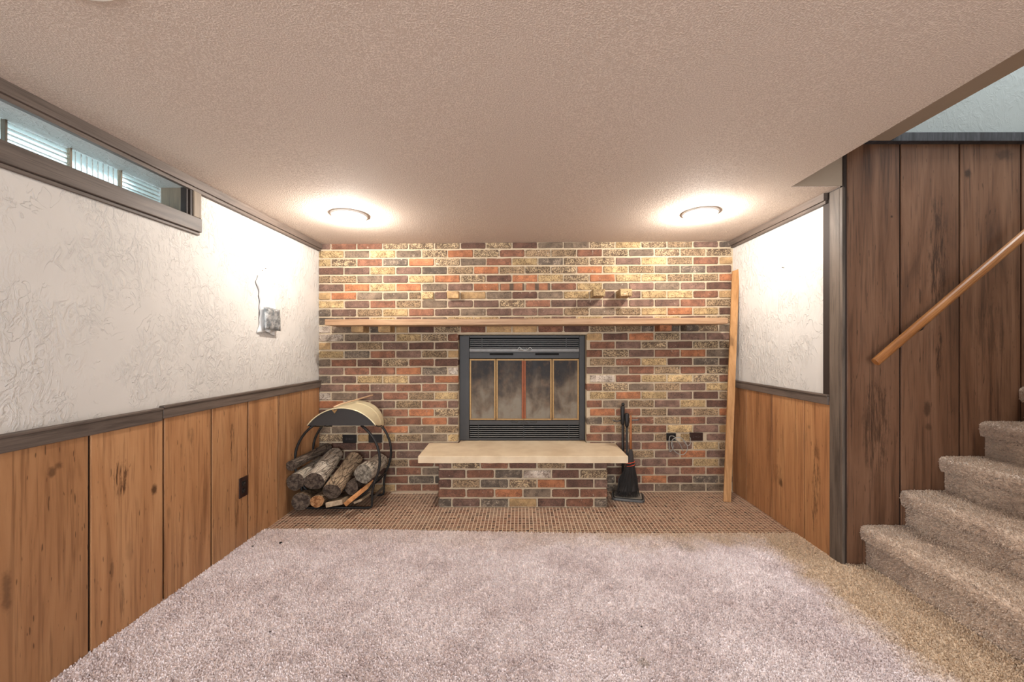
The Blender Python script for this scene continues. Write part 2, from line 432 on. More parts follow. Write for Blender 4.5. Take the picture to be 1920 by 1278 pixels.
m = NT('sooty_glass', 0.45, 0, 0.25)
z = m.sep()[2]
n1 = m.noise(m.mapping((7, 7, 6)), scale=1, detail=4, rough=0.55, dist=0.3)
n2 = m.noise(m.mapping((20, 20, 14)), scale=1, detail=5, rough=0.7, dist=0.2)
n3 = m.noise(m.mapping((22, 22, 3)), scale=1, detail=3, rough=0.5)
zz = m.math('ADD', m.math('ADD', m.math('MULTIPLY', m.math('SUBTRACT', z, 0.62), 1.5), m.math('MULTIPLY', m.math('SUBTRACT', n1, 0.5), 1.5)), m.math('MULTIPLY', m.math('SUBTRACT', n3, 0.5), 0.5))
c = m.ramp(zz, [(0.0, lin((122, 112, 98))), (0.25, lin((100, 87, 72))), (0.45, lin((72, 60, 49))), (0.65, lin((46, 40, 36))), (1.0, lin((32, 29, 28)))])
c = m.mix(m.math('MULTIPLY', m.sstep(n2, 0.5, 0.72), 0.45), c, lin((112, 88, 70)))
m.col(c); m.set(m.b.inputs['Roughness'], m.math('ADD', m.math('MULTIPLY', n2, 0.35), 0.35))
SOOT = m.mat

def bark(name, c1, c2, dark):
    m = NT(name, 0.9, 0, 0.15)
    g = m.noise(m.mapping((60, 7, 60)), scale=1, detail=6, rough=0.65)
    p = m.noise(scale=14, detail=4)
    col = m.mix(m.sstep(g, 0.35, 0.65), lin(c1), lin(c2))
    cr = m.voro(m.mapping((40, 6, 40)), 1, 'DISTANCE_TO_EDGE')
    crack = m.math('SUBTRACT', 1.0, m.sstep(cr, 0.0, 0.06))
    col = m.mix(m.math('MULTIPLY', crack, 0.75), col, lin(dark))
    col = m.mix(m.math('MULTIPLY', m.sstep(p, 0.55, 0.72), 0.5), col, lin(dark))
    m.col(col); m.bump(m.math('SUBTRACT', m.math('MULTIPLY', g, 0.8), crack), 0.7, 0.010)
    return m.mat
BARK_GREY = bark('silver_grey_bark', (176, 164, 148), (208, 196, 180), (66, 56, 50))
BARK_BROWN = bark('rough_brown_bark', (140, 120, 98), (188, 164, 136), (52, 42, 36))
BARK_DARK = bark('dark_bark', (86, 76, 68), (120, 106, 94), (32, 27, 25))
def logend(name, c1, c2):
    m = NT(name, 0.9, 0, 0.15)
    tcn = m.n('TexCoord'); v = tcn.outputs['UV']
    g = m.noise(scale=38, detail=6, rough=0.7)
    h = m.noise(scale=120, detail=3)
    m.col(m.mix(m.sstep(g, 0.4, 0.62), lin(c1), lin(c2))); m.bump(m.math('ADD', g, h), 0.7, 0.008)
    return m.mat
END_DARK = logend('weathered_log_end', (58, 48, 42), (104, 90, 78))
END_GREY = logend('grey_log_end', (92, 84, 74), (146, 136, 122))
END_TAN = logend('fresh_log_end', (120, 78, 48), (176, 132, 92))

# ------------------------------------------------------------------ room shell
CARPET_Z = 0.008
EDGE = [(XL, 2.600), (-0.9, 2.590), (0.0, 2.552), (0.9, 2.535), (XR, 2.545)]

fl = MB().box(-2.0, 5.2, -3.2, 3.5, -0.15, -0.012)
floor = struct(fl.build('floor', CONCRETE), 'basement floor laid with taupe carpet and small brown mosaic tiles', 'floor')
# mosaic bed and tiles
MB().box(XL, XR, 2.45, D + 0.01, -0.012, -0.0002).build('mosaic_grout_bed', GROUT, floor)
def tiles():
    p = 0.0261; g = 0.0036; tb = MB()
    x = XL + 0.012
    while x < XR - 0.012:
        y = 2.46
        while y < D - 0.035:
            if not (-0.60 < x < 0.62 and y > 3.03):
                a, b = x, min(x + p - g, XR - 0.003); c, d = y, y + p - g
                z = random.uniform(0.0, 0.0004)
                vs = [(a, c, -0.004), (b, c, -0.004), (b, d, -0.004), (a, d, -0.004),
                      (a + .0012, c + .0012, z), (b - .0012, c + .0012, z), (b - .0012, d - .0012, z), (a + .0012, d - .0012, z)]
                tb.add(vs, [(4, 5, 6, 7), (0, 1, 5, 4), (1, 2, 6, 5), (2, 3, 7, 6), (3, 0, 4, 7)])
            y += p
        x += p
    return tb
tag(tiles().build('mosaic_tile', TILE, floor), 'small brown glazed mosaic tiles with pale grout', kind='stuff')
MB().box(PX(734, 3.27), PX(821, 3.27), 3.262, 3.316, -0.004, 0.0035).build('mortar_strip', GROUT, floor, bevel=0.002)

cp = MB()
poly = [(XL, -3.0), (2.1, -3.0), (2.1, 1.05), (1.93, 1.05), (1.93, YS - 0.008), (XR, YS - 0.008)] + [p for p in reversed(EDGE)]
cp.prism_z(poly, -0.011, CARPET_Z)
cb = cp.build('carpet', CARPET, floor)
tag(cb, 'taupe wall to wall carpet with faint stains and warm light painted in along two edges')

def pile(name, pts, nrm, h, w, matl, parent, lean=0.55):
    n = len(pts)
    d = nrm + rng.normal(0, lean, (n, 3)); d /= np.linalg.norm(d, axis=1)[:, None]
    s = np.cross(d, rng.normal(0, 1, (n, 3))); s /= np.linalg.norm(s, axis=1)[:, None] + 1e-9
    hh = h * rng.uniform(0.6, 1.25, (n, 1)); ww = w * rng.uniform(0.7, 1.3, (n, 1))
    v = np.empty((n, 4, 3))
    v[:, 0] = pts - s * ww * 0.5 - nrm * 0.002; v[:, 1] = pts + s * ww * 0.5 - nrm * 0.002
    v[:, 2] = pts + d * hh + s * ww * 0.35; v[:, 3] = pts + d * hh - s * ww * 0.35
    me = bpy.data.meshes.new(name)
    me.vertices.add(4 * n); me.vertices.foreach_set('co', v.reshape(-1).astype(np.float32))
    me.loops.add(4 * n); me.loops.foreach_set('vertex_index', np.arange(4 * n, dtype=np.int32))
    me.polygons.add(n); me.polygons.foreach_set('loop_start', np.arange(0, 4 * n, 4, dtype=np.int32))
    me.materials.append(matl)
    me.update(calc_edges=True)
    o = link(name, me, parent); o['kind'] = 'stuff'
    return o
# floor pile, as far as the photograph shows the floor
N = 330000
px_ = rng.uniform(XL + 0.004, 1.93, N); py_ = 0.90 + (2.60 - 0.90) * rng.uniform(0, 1, N) ** 1.15
lim = np.interp(px_, [p[0] for p in EDGE], [p[1] for p in EDGE]) + 0.004
ok = (py_ < lim) & ~((px_ > XR - 0.02) & (py_ > YS - 0.012))
pts = np.stack([px_[ok], py_[ok], np.full(ok.sum(), CARPET_Z)], 1)
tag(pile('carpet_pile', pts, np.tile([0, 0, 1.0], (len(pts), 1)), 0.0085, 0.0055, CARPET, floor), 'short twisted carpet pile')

# ceiling: three slabs around the stair opening, underside slightly out of level
def slab(mb, x0, x1, y0, y1):
    mb.prism_y([(x0, ceil_z(x0)), (x0, 2.364), (x1, 2.364), (x1, ceil_z(x1))], y0, y1)
OPX = 1.52
cl = MB(); slab(cl, -2.0, OPX, -3.2, 3.5); slab(cl, OPX, 1.95, YS, 3.5); slab(cl, OPX, 2.25, -3.2, 1.05)
ceiling = struct(cl.build('ceiling', CEIL), 'low tan ceiling with sprayed popcorn texture', 'ceiling')
MB().box(OPX - 0.1, 2.037, 1.05, 2.149, 2.3645, 2.42).box(OPX - 0.1, 1.834, 2.149, YS - 0.0005, 2.3645, 2.42).build('landing_soffit', SOFFIT, ceiling)
MB().box(OPX + 0.002, XR, YS - 0.004, YS, ceil_z(1.6) + 0.004, 2.363).build('opening_header', SOFFIT, ceiling)

# left wall with the glass block opening
WY0, WY1, WZ0, WZ1 = 0.998, 2.012, 1.862, 2.048
wl = MB()
wl.box(-1.96, XL, -3.1, WY0, -0.1, 2.2); wl.box(-1.96, XL, WY1, 3.5, -0.1, 2.2)
wl.box(-1.96, XL, WY0, WY1, -0.1, WZ0); wl.box(-1.96, XL, WY0, WY1, WZ1, 2.2)
wall_left = struct(wl.build('wall_left', PLASTER), 'white trowelled plaster wall above knotty wood wainscot beside the firewood', 'wall')
MB().box(XL, XL + 0.003, -3.0, D, 0, 0.90).build('panel_backing', GROOVE, wall_left)
edges = [3.316, 3.045, 2.753, 2.448, 2.159, 1.870, 1.549, 1.246, 0.945, 0.64]
for i in range(len(edges) - 1):
    w = 0.005
    MB().box(XL + 0.002, XL + 0.011, edges[i + 1] + w, edges[i] - w, 0.0, 0.905).build('panel_board', PANEL_L, wall_left, bevel=0.0025)
y = 0.64
while y > -2.9:
    MB().box(XL + 0.002, XL + 0.011, y - 0.3, y - 0.006, 0.0, 0.905).build('panel_board', PANEL_L, wall_left, bevel=0.0025); y -= 0.306

# right wall beside the fireplace
wall_right = struct(MB().box(XR, 1.93, YS + 0.001, 3.5, -0.1, 2.25).build('wall_right', PLASTER), 'short white plaster wall above wood wainscot between bricks and stairs', 'wall')
MB().box(XR - 0.003, XR, YS + 0.002, D, 0, 0.91).build('panel_backing', GROOVE, wall_right)
edges = [3.316, 3.109, 2.793, 2.474, 2.202]
for i in range(len(edges) - 1):
    MB().box(XR - 0.011, XR - 0.002, edges[i + 1] + 0.003, edges[i] - 0.003, 0.0, 0.91).build('panel_board', PANEL_R, wall_right, bevel=0.0025)

# panelled wall along the stairs, plaster above the ledge
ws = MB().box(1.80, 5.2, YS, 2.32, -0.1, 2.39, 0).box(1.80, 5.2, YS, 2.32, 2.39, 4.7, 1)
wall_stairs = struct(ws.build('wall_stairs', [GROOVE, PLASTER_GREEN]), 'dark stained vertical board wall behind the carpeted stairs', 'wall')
xs = [1.826, SW(1685, 0)[0], SW(1796, 0)[0], SW(1911, 0)[0], 3.155, 3.50, 3.84, 4.18, 4.52, 4.86]
for i in range(len(xs) - 1):
    MB().box(xs[i] + 0.0045, xs[i + 1] - 0.0045, YS - 0.009, YS - 0.001, 0.0, 2.366).build('panel_board', PANEL_S, wall_stairs, bevel=0.0025)
# rest of the shell, out of view
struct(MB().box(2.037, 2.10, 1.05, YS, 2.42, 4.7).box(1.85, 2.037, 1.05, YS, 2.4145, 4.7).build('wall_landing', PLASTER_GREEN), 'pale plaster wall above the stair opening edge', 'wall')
struct(MB().box(1.96, 5.2, 0.95, 1.05, -0.1, 4.7).build('wall_stairs_near', PLASTER), 'white plaster wall on the near side of the stairs', 'wall')
struct(MB().box(2.10, 2.2, -3.2, 0.95, -0.1, 2.3).build('wall_side', PLASTER), 'white plaster side wall of the room behind the viewer', 'wall')
struct(MB().box(5.1, 5.2, 1.0, 2.3, -0.1, 4.7).build('wall_stairs_end', PLASTER), 'plaster wall at the head of the stairs', 'wall')
struct(MB().box(1.9, 5.2, 0.95, 2.32, 4.7, 4.8).build('ceiling_stairwell', SOFFIT), 'flat painted ceiling over the stairwell', 'ceiling')
wf = MB().box(-2.0, -1.65, -3.2, -3.05, -0.1, 2.3).box(1.05, 2.2, -3.2, -3.05, -0.1, 2.3).box(-1.65, 1.05, -3.2, -3.05, 2.0, 2.3)
struct(wf.build('wall_front', PLASTER), 'plaster wall behind the viewer with an opening added for the daylight fill', 'wall')

# ------------------------------------------------------------------ trims
def crown(mb, side):
    X = XL if side < 0 else XR
    y0 = -3.0 if side < 0 else 2.285
    z = ceil_z(X) + 0.002
    s = -side
    for (d, a, b) in ((0.034, 0.0, 0.046), (0.024, 0.046, 0.064)):
        mb.box(min(X, X + s * d), max(X, X + s * d), y0, D - 0.001, z - b, z - a)
t = MB(); crown(t, -1); struct(t.build('trim_1', TRIM, bevel=0.003), 'grey brown crown strip along the ceiling over the glass block window', 'trim')
t = MB(); crown(t, 1); struct(t.build('trim_2', TRIM, bevel=0.003), 'short grey brown crown strip along the ceiling by the leaning board', 'trim')
def rail(x, s, y0, y1, z0, z1):
    mb = MB()
    mb.box(min(x, x + s * 0.022), max(x, x + s * 0.022), y0, y1, z0, z1 - 0.012)
    mb.box(min(x, x + s * 0.028), max(x, x + s * 0.028), y0, y1, z1 - 0.012, z1)
    return mb
t3 = struct(rail(XL, 1, 1.857, D - 0.001, 0.884, 0.946).build('trim_3', TRIM, bevel=0.003), 'grey brown chair rail over the wainscot beside the outlet', 'trim')
rail(XL, 1, -2.9, 1.853, 0.876, 0.938).build('rail_length', TRIM, t3, bevel=0.003)
struct(rail(XR, -1, 2.272, D - 0.001, 0.888, 0.948).build('trim_4', TRIM, bevel=0.003), 'grey brown chair rail on the short wall by the leaning board', 'trim')
t5 = struct(MB().box(XR - 0.014, XR, 2.197, 2.268, 0.0, 2.122).build('trim_5', TRIM_Z, bevel=0.002), 'tall grey brown corner post between white wall and stairs', 'trim')
MB().box(XR - 0.014, XR - 0.004, 2.176, 2.1965, 0.0, 2.122).box(XR - 0.003, XR + 0.006, 2.182, 2.1945, 0.0, 2.122).build('corner_bead', TRIM_Z, t5, bevel=0.002)
MB().box(XR - 0.002, XR + 0.016, 2.184, 2.1945, 0.0, 2.36).build('corner_strip', GROOVE, t5)
struct(MB().box(1.835, 5.1, 2.151, YS - 0.0005, 2.364, 2.414).build('trim_6', TRIM_X, bevel=0.002), 'black stained ledge board above the dark stair panelling', 'trim')

# glass block window
win = struct(MB().box(-1.955, -1.858, 2.0125, 2.016, WZ0, WZ1).build('window_1', MORTAR), 'narrow basement window of fluted glass blocks below the ceiling', 'window')
def glass_mat(name, axis):
    m = NT(name, 0.32)
    m.b.inputs['Transmission Weight'].default_value = 1.0
    m.b.inputs['Base Color'].default_value = (0.80, 0.93, 0.93, 1)
    m.b.inputs['IOR'].default_value = 1.25
    n1 = m.noise(scale=20, detail=2); m.bump(n1, 0.1, 0.01)
    return m.mat
GLASS = glass_mat('fluted_glass', 0)
for i in range(5):
    y1 = 2.012 - 0.203 * i; y0 = y1 - 0.196
    horiz = (i % 2 == 0)
    z0, z1 = WZ0 + 0.002, WZ1 - 0.002
    n = 9; mb = MB()
    prof = []
    L = (z1 - z0) if horiz else (y1 - y0)
    for k in range(n * 8 + 1):
        u = k / (n * 8); prof.append((u * L, 0.0045 * abs(math.sin(math.pi * u * n))))
    vs = []
    for (u, d) in prof:
        for e in (0, 1):
            if horiz: vs.append((-1.862 - 0.006 + d, y0 if e == 0 else y1, z0 + u))
            else: vs.append((-1.862 - 0.006 + d, y0 + u, z0 if e == 0 else z1))
    fs = [(2 * k, 2 * k + 1, 2 * k + 3, 2 * k + 2) for k in range(len(prof) - 1)]
    mb.add(vs, fs if not horiz else [tuple(reversed(f)) for f in fs])
    b = len(mb.v)
    # back and rim
    mb.add([(-1.950, y0, z0), (-1.950, y1, z0), (-1.950, y1, z1), (-1.950, y0, z1)], [(0, 1, 2, 3)])
    mb.build('glass_block', GLASS, win, smooth=False)
    if i < 4:
        MB().box(-1.872, -1.859, y0 - 0.0065, y0 - 0.0005, WZ0, WZ1).build('mortar_joint', JAMB, win)
MB().box(-1.857, XL + 0.001, 2.0085, 2.0118, WZ0, WZ1).build('jamb', JAMB, win)
MB().box(XL, XL + 0.024, 0.7, 2.080, 1.836, 1.908).build('apron_board', TRIM, win, bevel=0.003)
MB().box(XL, XL + 0.012, 0.7, 2.080, 1.820, 1.836).build('apron_lip', TRIM, win, bevel=0.003)
MB().box(XL, XL + 0.022, 2.030, 2.078, 1.908, 2.045).build('side_casing', JAMB, win, bevel=0.003)
MB().box(XL, XL + 0.022, 0.92, 0.975, 1.908, 2.045).build('side_casing', JAMB, win, bevel=0.003)
MB().box(-1.857, XL + 0.001, 0.9985, 1.0015, WZ0, WZ1).build('jamb', JAMB, win)
MB().box(XL - 0.02, XL + 0.010, 1.998, 2.0075, 1.895, 2.046).box(XL - 0.004, XL + 0.016, 2.014, 2.0295, 1.908, 2.045).build('casing_stop', GROOVE, win, bevel=0.001)

# ------------------------------------------------------------------ brick wall
OX0, OX1, OZ0, OZ1 = -0.538, 0.560, 0.395, 1.332
SC = D / F
def slope(Z): return 0.0015 + 0.0045 * Z / 2.1
def joint_z(i): return CH - (466.5 + 15.72 * i - 650) * SC
rows = ["h M R R D D D C D C G G D Y D S M K", "f Y G Y G D O D R S S R D G D S D", "h Y D R K O D G R Y K D D M Y S R T",
"f C M Y M K S O S D D O Y S G K M", "h S S G M Y O D C O Y D O Y Y S S O", "f M O Y O G M O X X R Y G M G M C",
"h T O G G S/Y* M/T* T G C G Y Y*/M Y*/M Y Y R T", "f Y M R S G M M D R M M M M M R S", "h K M S Y R M G M M M S G S Y O Y C",
"f K M Y M G Y Y M S M Y M M Y M S", "h W G T*/K T*/T C D R T T R C D S K/O* K/K* D G", "f W G M Y D R . . . . T C O D M M",
"h T M S M C C . . . . . R M D C D D", "f Y K R M S T . . . . R D M R O G", "h G R C D R C . . . . . S R Y C K C",
"f M R R O K W . . . . M G R S R D", "h K M Y Y M O . . . . . W R Y Y D R", "f M R M R R G . . . . R D G S M Y",
"h W G M R S Y . . . . . Y O Y M C S", "f O C M S R M . . . . R G S M Y C", "h C C C R O D . . . . . O R S M S O",
"f C C S R O M . . . . K S R S R M", "h G G R O G S . . . . . R S R Y M T", "f D ./T ./Y S G Y . . . . R M M S/. Y/. M",
"h K C R C M M . . . . . C M R M Y S", "f C C C M M C . . . . C C S M O M", "h C C C S R R . . . . . M M M R Y G",
"f C C C R G C . . . . C C R M R R", "h C C C R K K . . . . . K C O C K K", "f C C T R R R . . . . C K M G G G"]
STAR = {(6, 3): 0.022, (6, 4): 0.05, (6, 10): 0.14, (6, 11): 0.14, (10, 1): 0.12, (10, 2): 0.12, (10, 12): 0.12, (10, 13): 0.12}
J = 0.0118

def brick_shape(w, h, depth, rnd, ch=0.0035):
    """front at y=0, body towards +y, centred in x and z; eight-sided face with worn corners"""
    a, b = w / 2, h / 2
    def jit(s): return rnd.uniform(-s, s)
    k = rnd.choice((0.003, 0.005, 0.008, 0.004))
    mid = rnd.uniform(-.4, .4) * a
    pts = [(-a + k, -b), (mid, -b + rnd.uniform(0, .002)), (a - k * rnd.uniform(.5, 1.4), -b), (a, -b + k), (a, b - k), (a - k, b), (mid + .1 * a, b - rnd.uniform(0, .003)), (-a + k * rnd.uniform(.6, 2.2), b - rnd.uniform(0, .003)), (-a, b - k), (-a, -b + k)]
    n = len(pts)
    outer = [(x + jit(.0012), 0.0045, z + jit(.0012)) for x, z in pts]
    inner = [(x * (1 - ch / a) + jit(.0012), jit(.0008), z * (1 - ch / b) + jit(.001)) for x, z in pts]
    back = [(x, depth, z) for x, z in pts]
    vs = back + outer + inner; fs = []
    for i in range(n):
        j = (i + 1) % n
        fs.append((i, j, n + j, n + i)); fs.append((n + i, n + j, 2 * n + j, 2 * n + i))
    fs.append(tuple(range(2 * n, 3 * n)))
    return vs, fs
rb = random.Random(3)
mesh_cache = {}
def brick_mesh(kind, w, h, depth):
    key = (kind, round(w, 3), round(h, 3), round(depth, 2), rb.randrange(3))
    if key not in mesh_cache:
        vs, fs = brick_shape(w, h, depth, rb)
        mesh_cache[key] = MB().add(vs, fs).mesh('brick_' + kind, BR[kind])
    return mesh_cache[key]

wb = MB()
MY = D + 0.0075
wb.box(XL - 0.02, OX0, MY, 3.46, -0.05, 2.14); wb.box(OX1, XR + 0.02, MY, 3.46, -0.05, 2.14)
wb.box(OX0, OX1, MY, 3.46, OZ1, 2.14); wb.box(OX0, OX1, MY, 3.46, -0.05, OZ0)
wb.box(XL - 0.02, XR + 0.02, 3.46, 3.5, -0.05, 2.3)
wall_back = struct(wb.build('wall_back', MORTAR), 'multicoloured brick fireplace wall with pale mortar joints', 'wall')

bricks = []   # (rank, kind, xc, zc, w, h, depth, yfront, row)
for i, s in enumerate(rows):
    tk = s.split(); start = tk[0]; tk = tk[1:]
    ztop = joint_z(i - 1) if i else joint_z(0) + 0.055
    zbot = joint_z(i)
    if i == 0: ztop = joint_z(0) + 0.062
    slots = []
    if start == 'f':
        for k, tok in enumerate(tk): slots.append((k, 597.3 + 48.55 * k, 48.55, tok))
    else:
        slots.append((-1, 597.3, 24.2, tk[0]))
        for k, tok in enumerate(tk[1:-1]): slots.append((k, 621.2 + 48.55 * k, 48.55, tok))
        slots.append((99, 621.2 + 48.55 * 15, 1378 - (621.2 + 48.55 * 15), tk[-1]))
    for (k, x0, wpx, tok) in slots:
        parts = tok.split('/')
        for q, tt in enumerate(parts):
            a = x0 + wpx * q / len(parts); b = a + wpx / len(parts)
            kind = tt[0]
            if kind == '.': continue
            X0, X1 = (a - VX) * SC, (b - VX) * SC
            X0 = max(X0, XL + 0.002); X1 = min(X1, XR + 0.004)
            if 11 <= i <= 23:
                if X0 < OX0 < X1: X1 = OX0 + J
                elif X0 < OX1 < X1: X0 = OX1
                elif X0 >= OX0 - 0.02 and X1 <= OX1 + 0.03: continue
            if i >= 24 and a > 838 and b < 1122: continue
            w = X1 - X0 - J
            if w < 0.03: continue
            pr = STAR.get((i, k), 0) if '*' in tt else 0
            h = ztop - zbot - J + rb.uniform(-0.0012, 0.0012)
            rank = 0
            if w < 0.15: rank += 3
            if i in (0, 9): rank += 2
            if i >= 19 and b < 742: rank += 4
            if i >= 25: rank += 1
            if pr: rank = -1
            bricks.append((rank, kind, (X0 + X1 - J) / 2, (ztop + zbot) / 2, w + rb.uniform(-.0015, .0015), h, 0.085 + pr, D - pr + rb.uniform(-.0012, .0012), i))
bricks.sort(key=lambda b: b[0])
print('bricks', len(bricks))
stuff = MB()
for n_, (rank, kind, xc, zc, w, h, depth, yf, i) in enumerate(bricks):
    sl = slope(zc); z = zc + sl * xc
    if n_ < 300:
        o = bpy.data.objects.new('brick', brick_mesh(kind, w, h, depth)); C.objects.link(o)
        o.parent = wall_back; o.location = (xc, yf, z); o.rotation_euler = (0, -sl, 0)
    else:
        vs, fs = brick_shape(w, h, depth, rb)
        stuff.add([(x + xc, y + yf, zz + z + x * sl) for x, y, zz in vs], fs, BK.index(kind))
tag(stuff.build('brick_remainder', [BR[k] for k in BK], wall_back), 'half bricks and bricks tucked behind the mantel and firewood', kind='stuff')

# ------------------------------------------------------------------ raised hearth
hx0, hx1, hy0 = -0.632, 0.660, 2.976
hz1 = 0.355
hearth = thing('raised_hearth', ((hx0 + hx1) / 2, hy0, 0), 'raised hearth with sandstone slab on a brick base below the firebox', 'hearth')
MB().box(hx0 + 0.007, hx1 - 0.007, hy0 + 0.007, D - 0.001, -0.01, hz1).build('mortar_core', MORTAR, hearth)
hrows = ["h M D R C S C M", "f C R K W C D", "h C S K D O C M", "f R R O G R R", "h K M K T C R K"]
hp = 0.0733
pitch = (hx1 - hx0 + J) / 6
for r_, s in enumerate(hrows):
    tk = s.split(); st_ = tk[0]; tk = tk[1:]
    zb = 0.004 + hp * (4 - r_) ; zt = min(zb + hp - J, hz1 - 0.002)
    x = hx0
    for k, kind in enumerate(tk):
        w = pitch if (st_ == 'f' or 0 < k < len(tk) - 1) else pitch / 2
        if zt - zb > 0.02:
            o = bpy.data.objects.new('brick', brick_mesh(kind, w - J, zt - zb, 0.085)); C.objects.link(o)
            o.parent = hearth; o.matrix_parent_inverse = Matrix.Translation(-hearth.location)
            o.location = (x + (w - J) / 2, hy0 + rb.uniform(-.001, .001), (zb + zt) / 2)
        x += w
    # returns on both sides
    for side in (-1, 1):
        y = hy0 + (0.105 if st_ == 'f' else 0.0)
        y0_ = hy0 + (0.10 if True else 0)
        yy = y0_
        lens = [0.2, 0.2] if st_ == 'h' else [0.1, 0.2, 0.2]
        for L in lens:
            L = min(L, D - 0.004 - yy)
            if L < 0.03 or zt - zb < 0.02: continue
            o = bpy.data.objects.new('brick', brick_mesh(rb.choice('MRCKGR'), round(L - J, 3), zt - zb, 0.06)); C.objects.link(o)
            o.parent = hearth; o.matrix_parent_inverse = Matrix.Translation(-hearth.location)
            o.location = ((hx0 if side < 0 else hx1), yy + L / 2, (zb + zt) / 2)
            o.rotation_euler = (0, 0, -math.pi / 2 if side < 0 else math.pi / 2)
            yy += L
# stone slab: a tongue runs into the firebox opening
sl_ = MB()
n_ = 26
front = [(-0.772 + 1.574 * k / n_, 2.913 + rb.uniform(-.004, .004) * (0 < k < n_)) for k in range(n_ + 1)]
out = front + [(0.800, 3.316), (OX1 - 0.004, 3.316), (OX1 - 0.004, 3.43), (OX0 + 0.004, 3.43), (OX0 + 0.004, 3.316), (-0.784, 3.316)]
sl_.prism_z(out, hz1 + 0.0005, 0.409)
sl_.build('stone_slab', STONE, hearth, bevel=0.004)

# ------------------------------------------------------------------ firebox insert
FY = 3.395
def fx(x): return PX(x, FY)
def fz(y): return PZ(y, FY)
fb = thing('fireplace_insert', (0, FY, 0.409), 'black steel fireplace insert with louvres and four sooty brass framed glass doors', 'fireplace')
def fbox(x0, x1, y0, y1, ya, yb): return MB().box(fx(x0), fx(x1), ya, yb, fz(y1), fz(y0))
fbox(861.5, 1099, 629, 825.3, FY + 0.045, FY + 0.062).build('body', DARKGAP, fb)
fbox(861.5, 880, 629, 825, FY - 0.004, FY + 0.045).build('side_panel', BLACK, fb, bevel=0.003)
fbox(1086, 1096, 629, 825, FY - 0.004, FY + 0.045).build('side_panel', BLACK, fb, bevel=0.003)
fbox(1096, 1099.5, 629, 825, FY + 0.02, FY + 0.045).build('side_flange', BLACK, fb)
fbox(880, 1086, 628.5, 633, FY, FY + 0.045).build('top_rail', BLACK, fb, bevel=0.002)
def louvre(y):
    b = MB(); x0, x1 = fx(881), fx(1085.5); z = fz(y)
    b.box(x0, x1, FY + 0.002, FY + 0.0045, z - 0.0028, z + 0.0028)
    b.box(x0, x1, FY + 0.0045, FY + 0.028, z - 0.0008, z + 0.0008)
    b.build('louvre', GREYSTEEL, fb)
for k in range(5): louvre(637 + 3.65 * k)
for x in (903.5, 1062): fbox(x - 0.6, x + 0.6, 633, 653, FY + 0.001, FY + 0.012).build('louvre_bar', BLACK, fb)
fbox(880, 1086, 653, 659.5, FY - 0.003, FY + 0.045).build('valance_rail', GREYSTEEL, fb, bevel=0.003)
fbox(880, 1086, 659.7, 661.3, FY + 0.004, FY + 0.045).build('valance_rail', BLACK, fb)
fbox(880, 1086, 661.3, 671.5, FY + 0.001, FY + 0.045).build('air_panel', BLACK, fb, bevel=0.002)
for a, b in ((918, 962.5), (1003.5, 1048)):
    fbox(a, b, 661.8, 665.6, FY - 0.0005, FY + 0.004).build('air_slot', DARKGAP, fb)
# small scrolled ornament
orn = MB()
for s in (-1, 1):
    orn.tube([Vector((fx(984 + s * (3 + 13 * t_)), FY - 0.010, fz(652.6 + 2.2 * math.sin(t_ * 9)))) for t_ in [k / 14 for k in range(15)]], 0.0025, 6)
orn.tube([(fx(972), FY - 0.007, fz(655.5)), (fx(984), FY - 0.009, fz(657)), (fx(996), FY - 0.007, fz(655.5))], 0.003, 6)
orn.build('scroll_ornament', SILVER, fb, smooth=True)
fbox(880, 1086, 787.5, 796.5, FY - 0.003, FY + 0.045).build('sill_rail', BLACK, fb, bevel=0.003)
for k in range(6): louvre(799.5 + 3.75 * k)
for x in (897, 982, 1067): fbox(x - 0.6, x + 0.6, 796, 820, FY + 0.001, FY + 0.012).build('louvre_bar', BLACK, fb)
fbox(880, 1086, 820.5, 825.3, FY - 0.002, FY + 0.045).build('bottom_rail', BLACK, fb, bevel=0.002)
doors = [(880.5, 929.5, BRASS, BRASS), (930.5, 982, BRASS, COPPER), (982.4, 1034.5, COPPER, BRASS), (1035.5, 1085.5, BRASS, BRASS)]
for di, (a, b, ml, mr) in enumerate(doors):
    y0, y1 = 672.5, 787
    fy = FY - (0.010 if di in (1, 2) else 0.004)
    lw = 3.2 if di != 2 else 3.6; rw = 3.2 if di != 1 else 3.8
    d_ = MB()
    d_.box(fx(a), fx(b), fy, fy + 0.012, fz(y0 + 3.2), fz(y0), 0)
    d_.box(fx(a), fx(b), fy, fy + 0.012, fz(y1), fz(y1 - 3), 0)
    d_.box(fx(a), fx(a + lw), fy, fy + 0.012, fz(y1 - 3), fz(y0 + 3.2), 1)
    d_.box(fx(b - rw), fx(b), fy, fy + 0.012, fz(y1 - 3), fz(y0 + 3.2), 2)
    dr = d_.build('glass_door', [BRASS, ml, mr], fb, bevel=0.002)
    MB().box(fx(a + lw) - .001, fx(b - rw) + .001, fy + 0.006, fy + 0.010, fz(y1 - 3) - .001, fz(y0 + 3.2) + .001).build('pane', SOOT, dr)
for (a, b) in ((958, 971), (976, 989), (993, 1006)):
    yy = 790 if a != 976 else 792.5
    pts_ = [Vector((fx((a + b) / 2 + (b - a) / 2 * math.cos(t_)), FY - 0.014, fz(yy + 2.0 * math.sin(t_)))) for t_ in [k * math.pi / 8 for k in range(17)]]
    MB().tube(pts_, 0.0022, 6).build('door_pull', WIRE, fb, smooth=True)

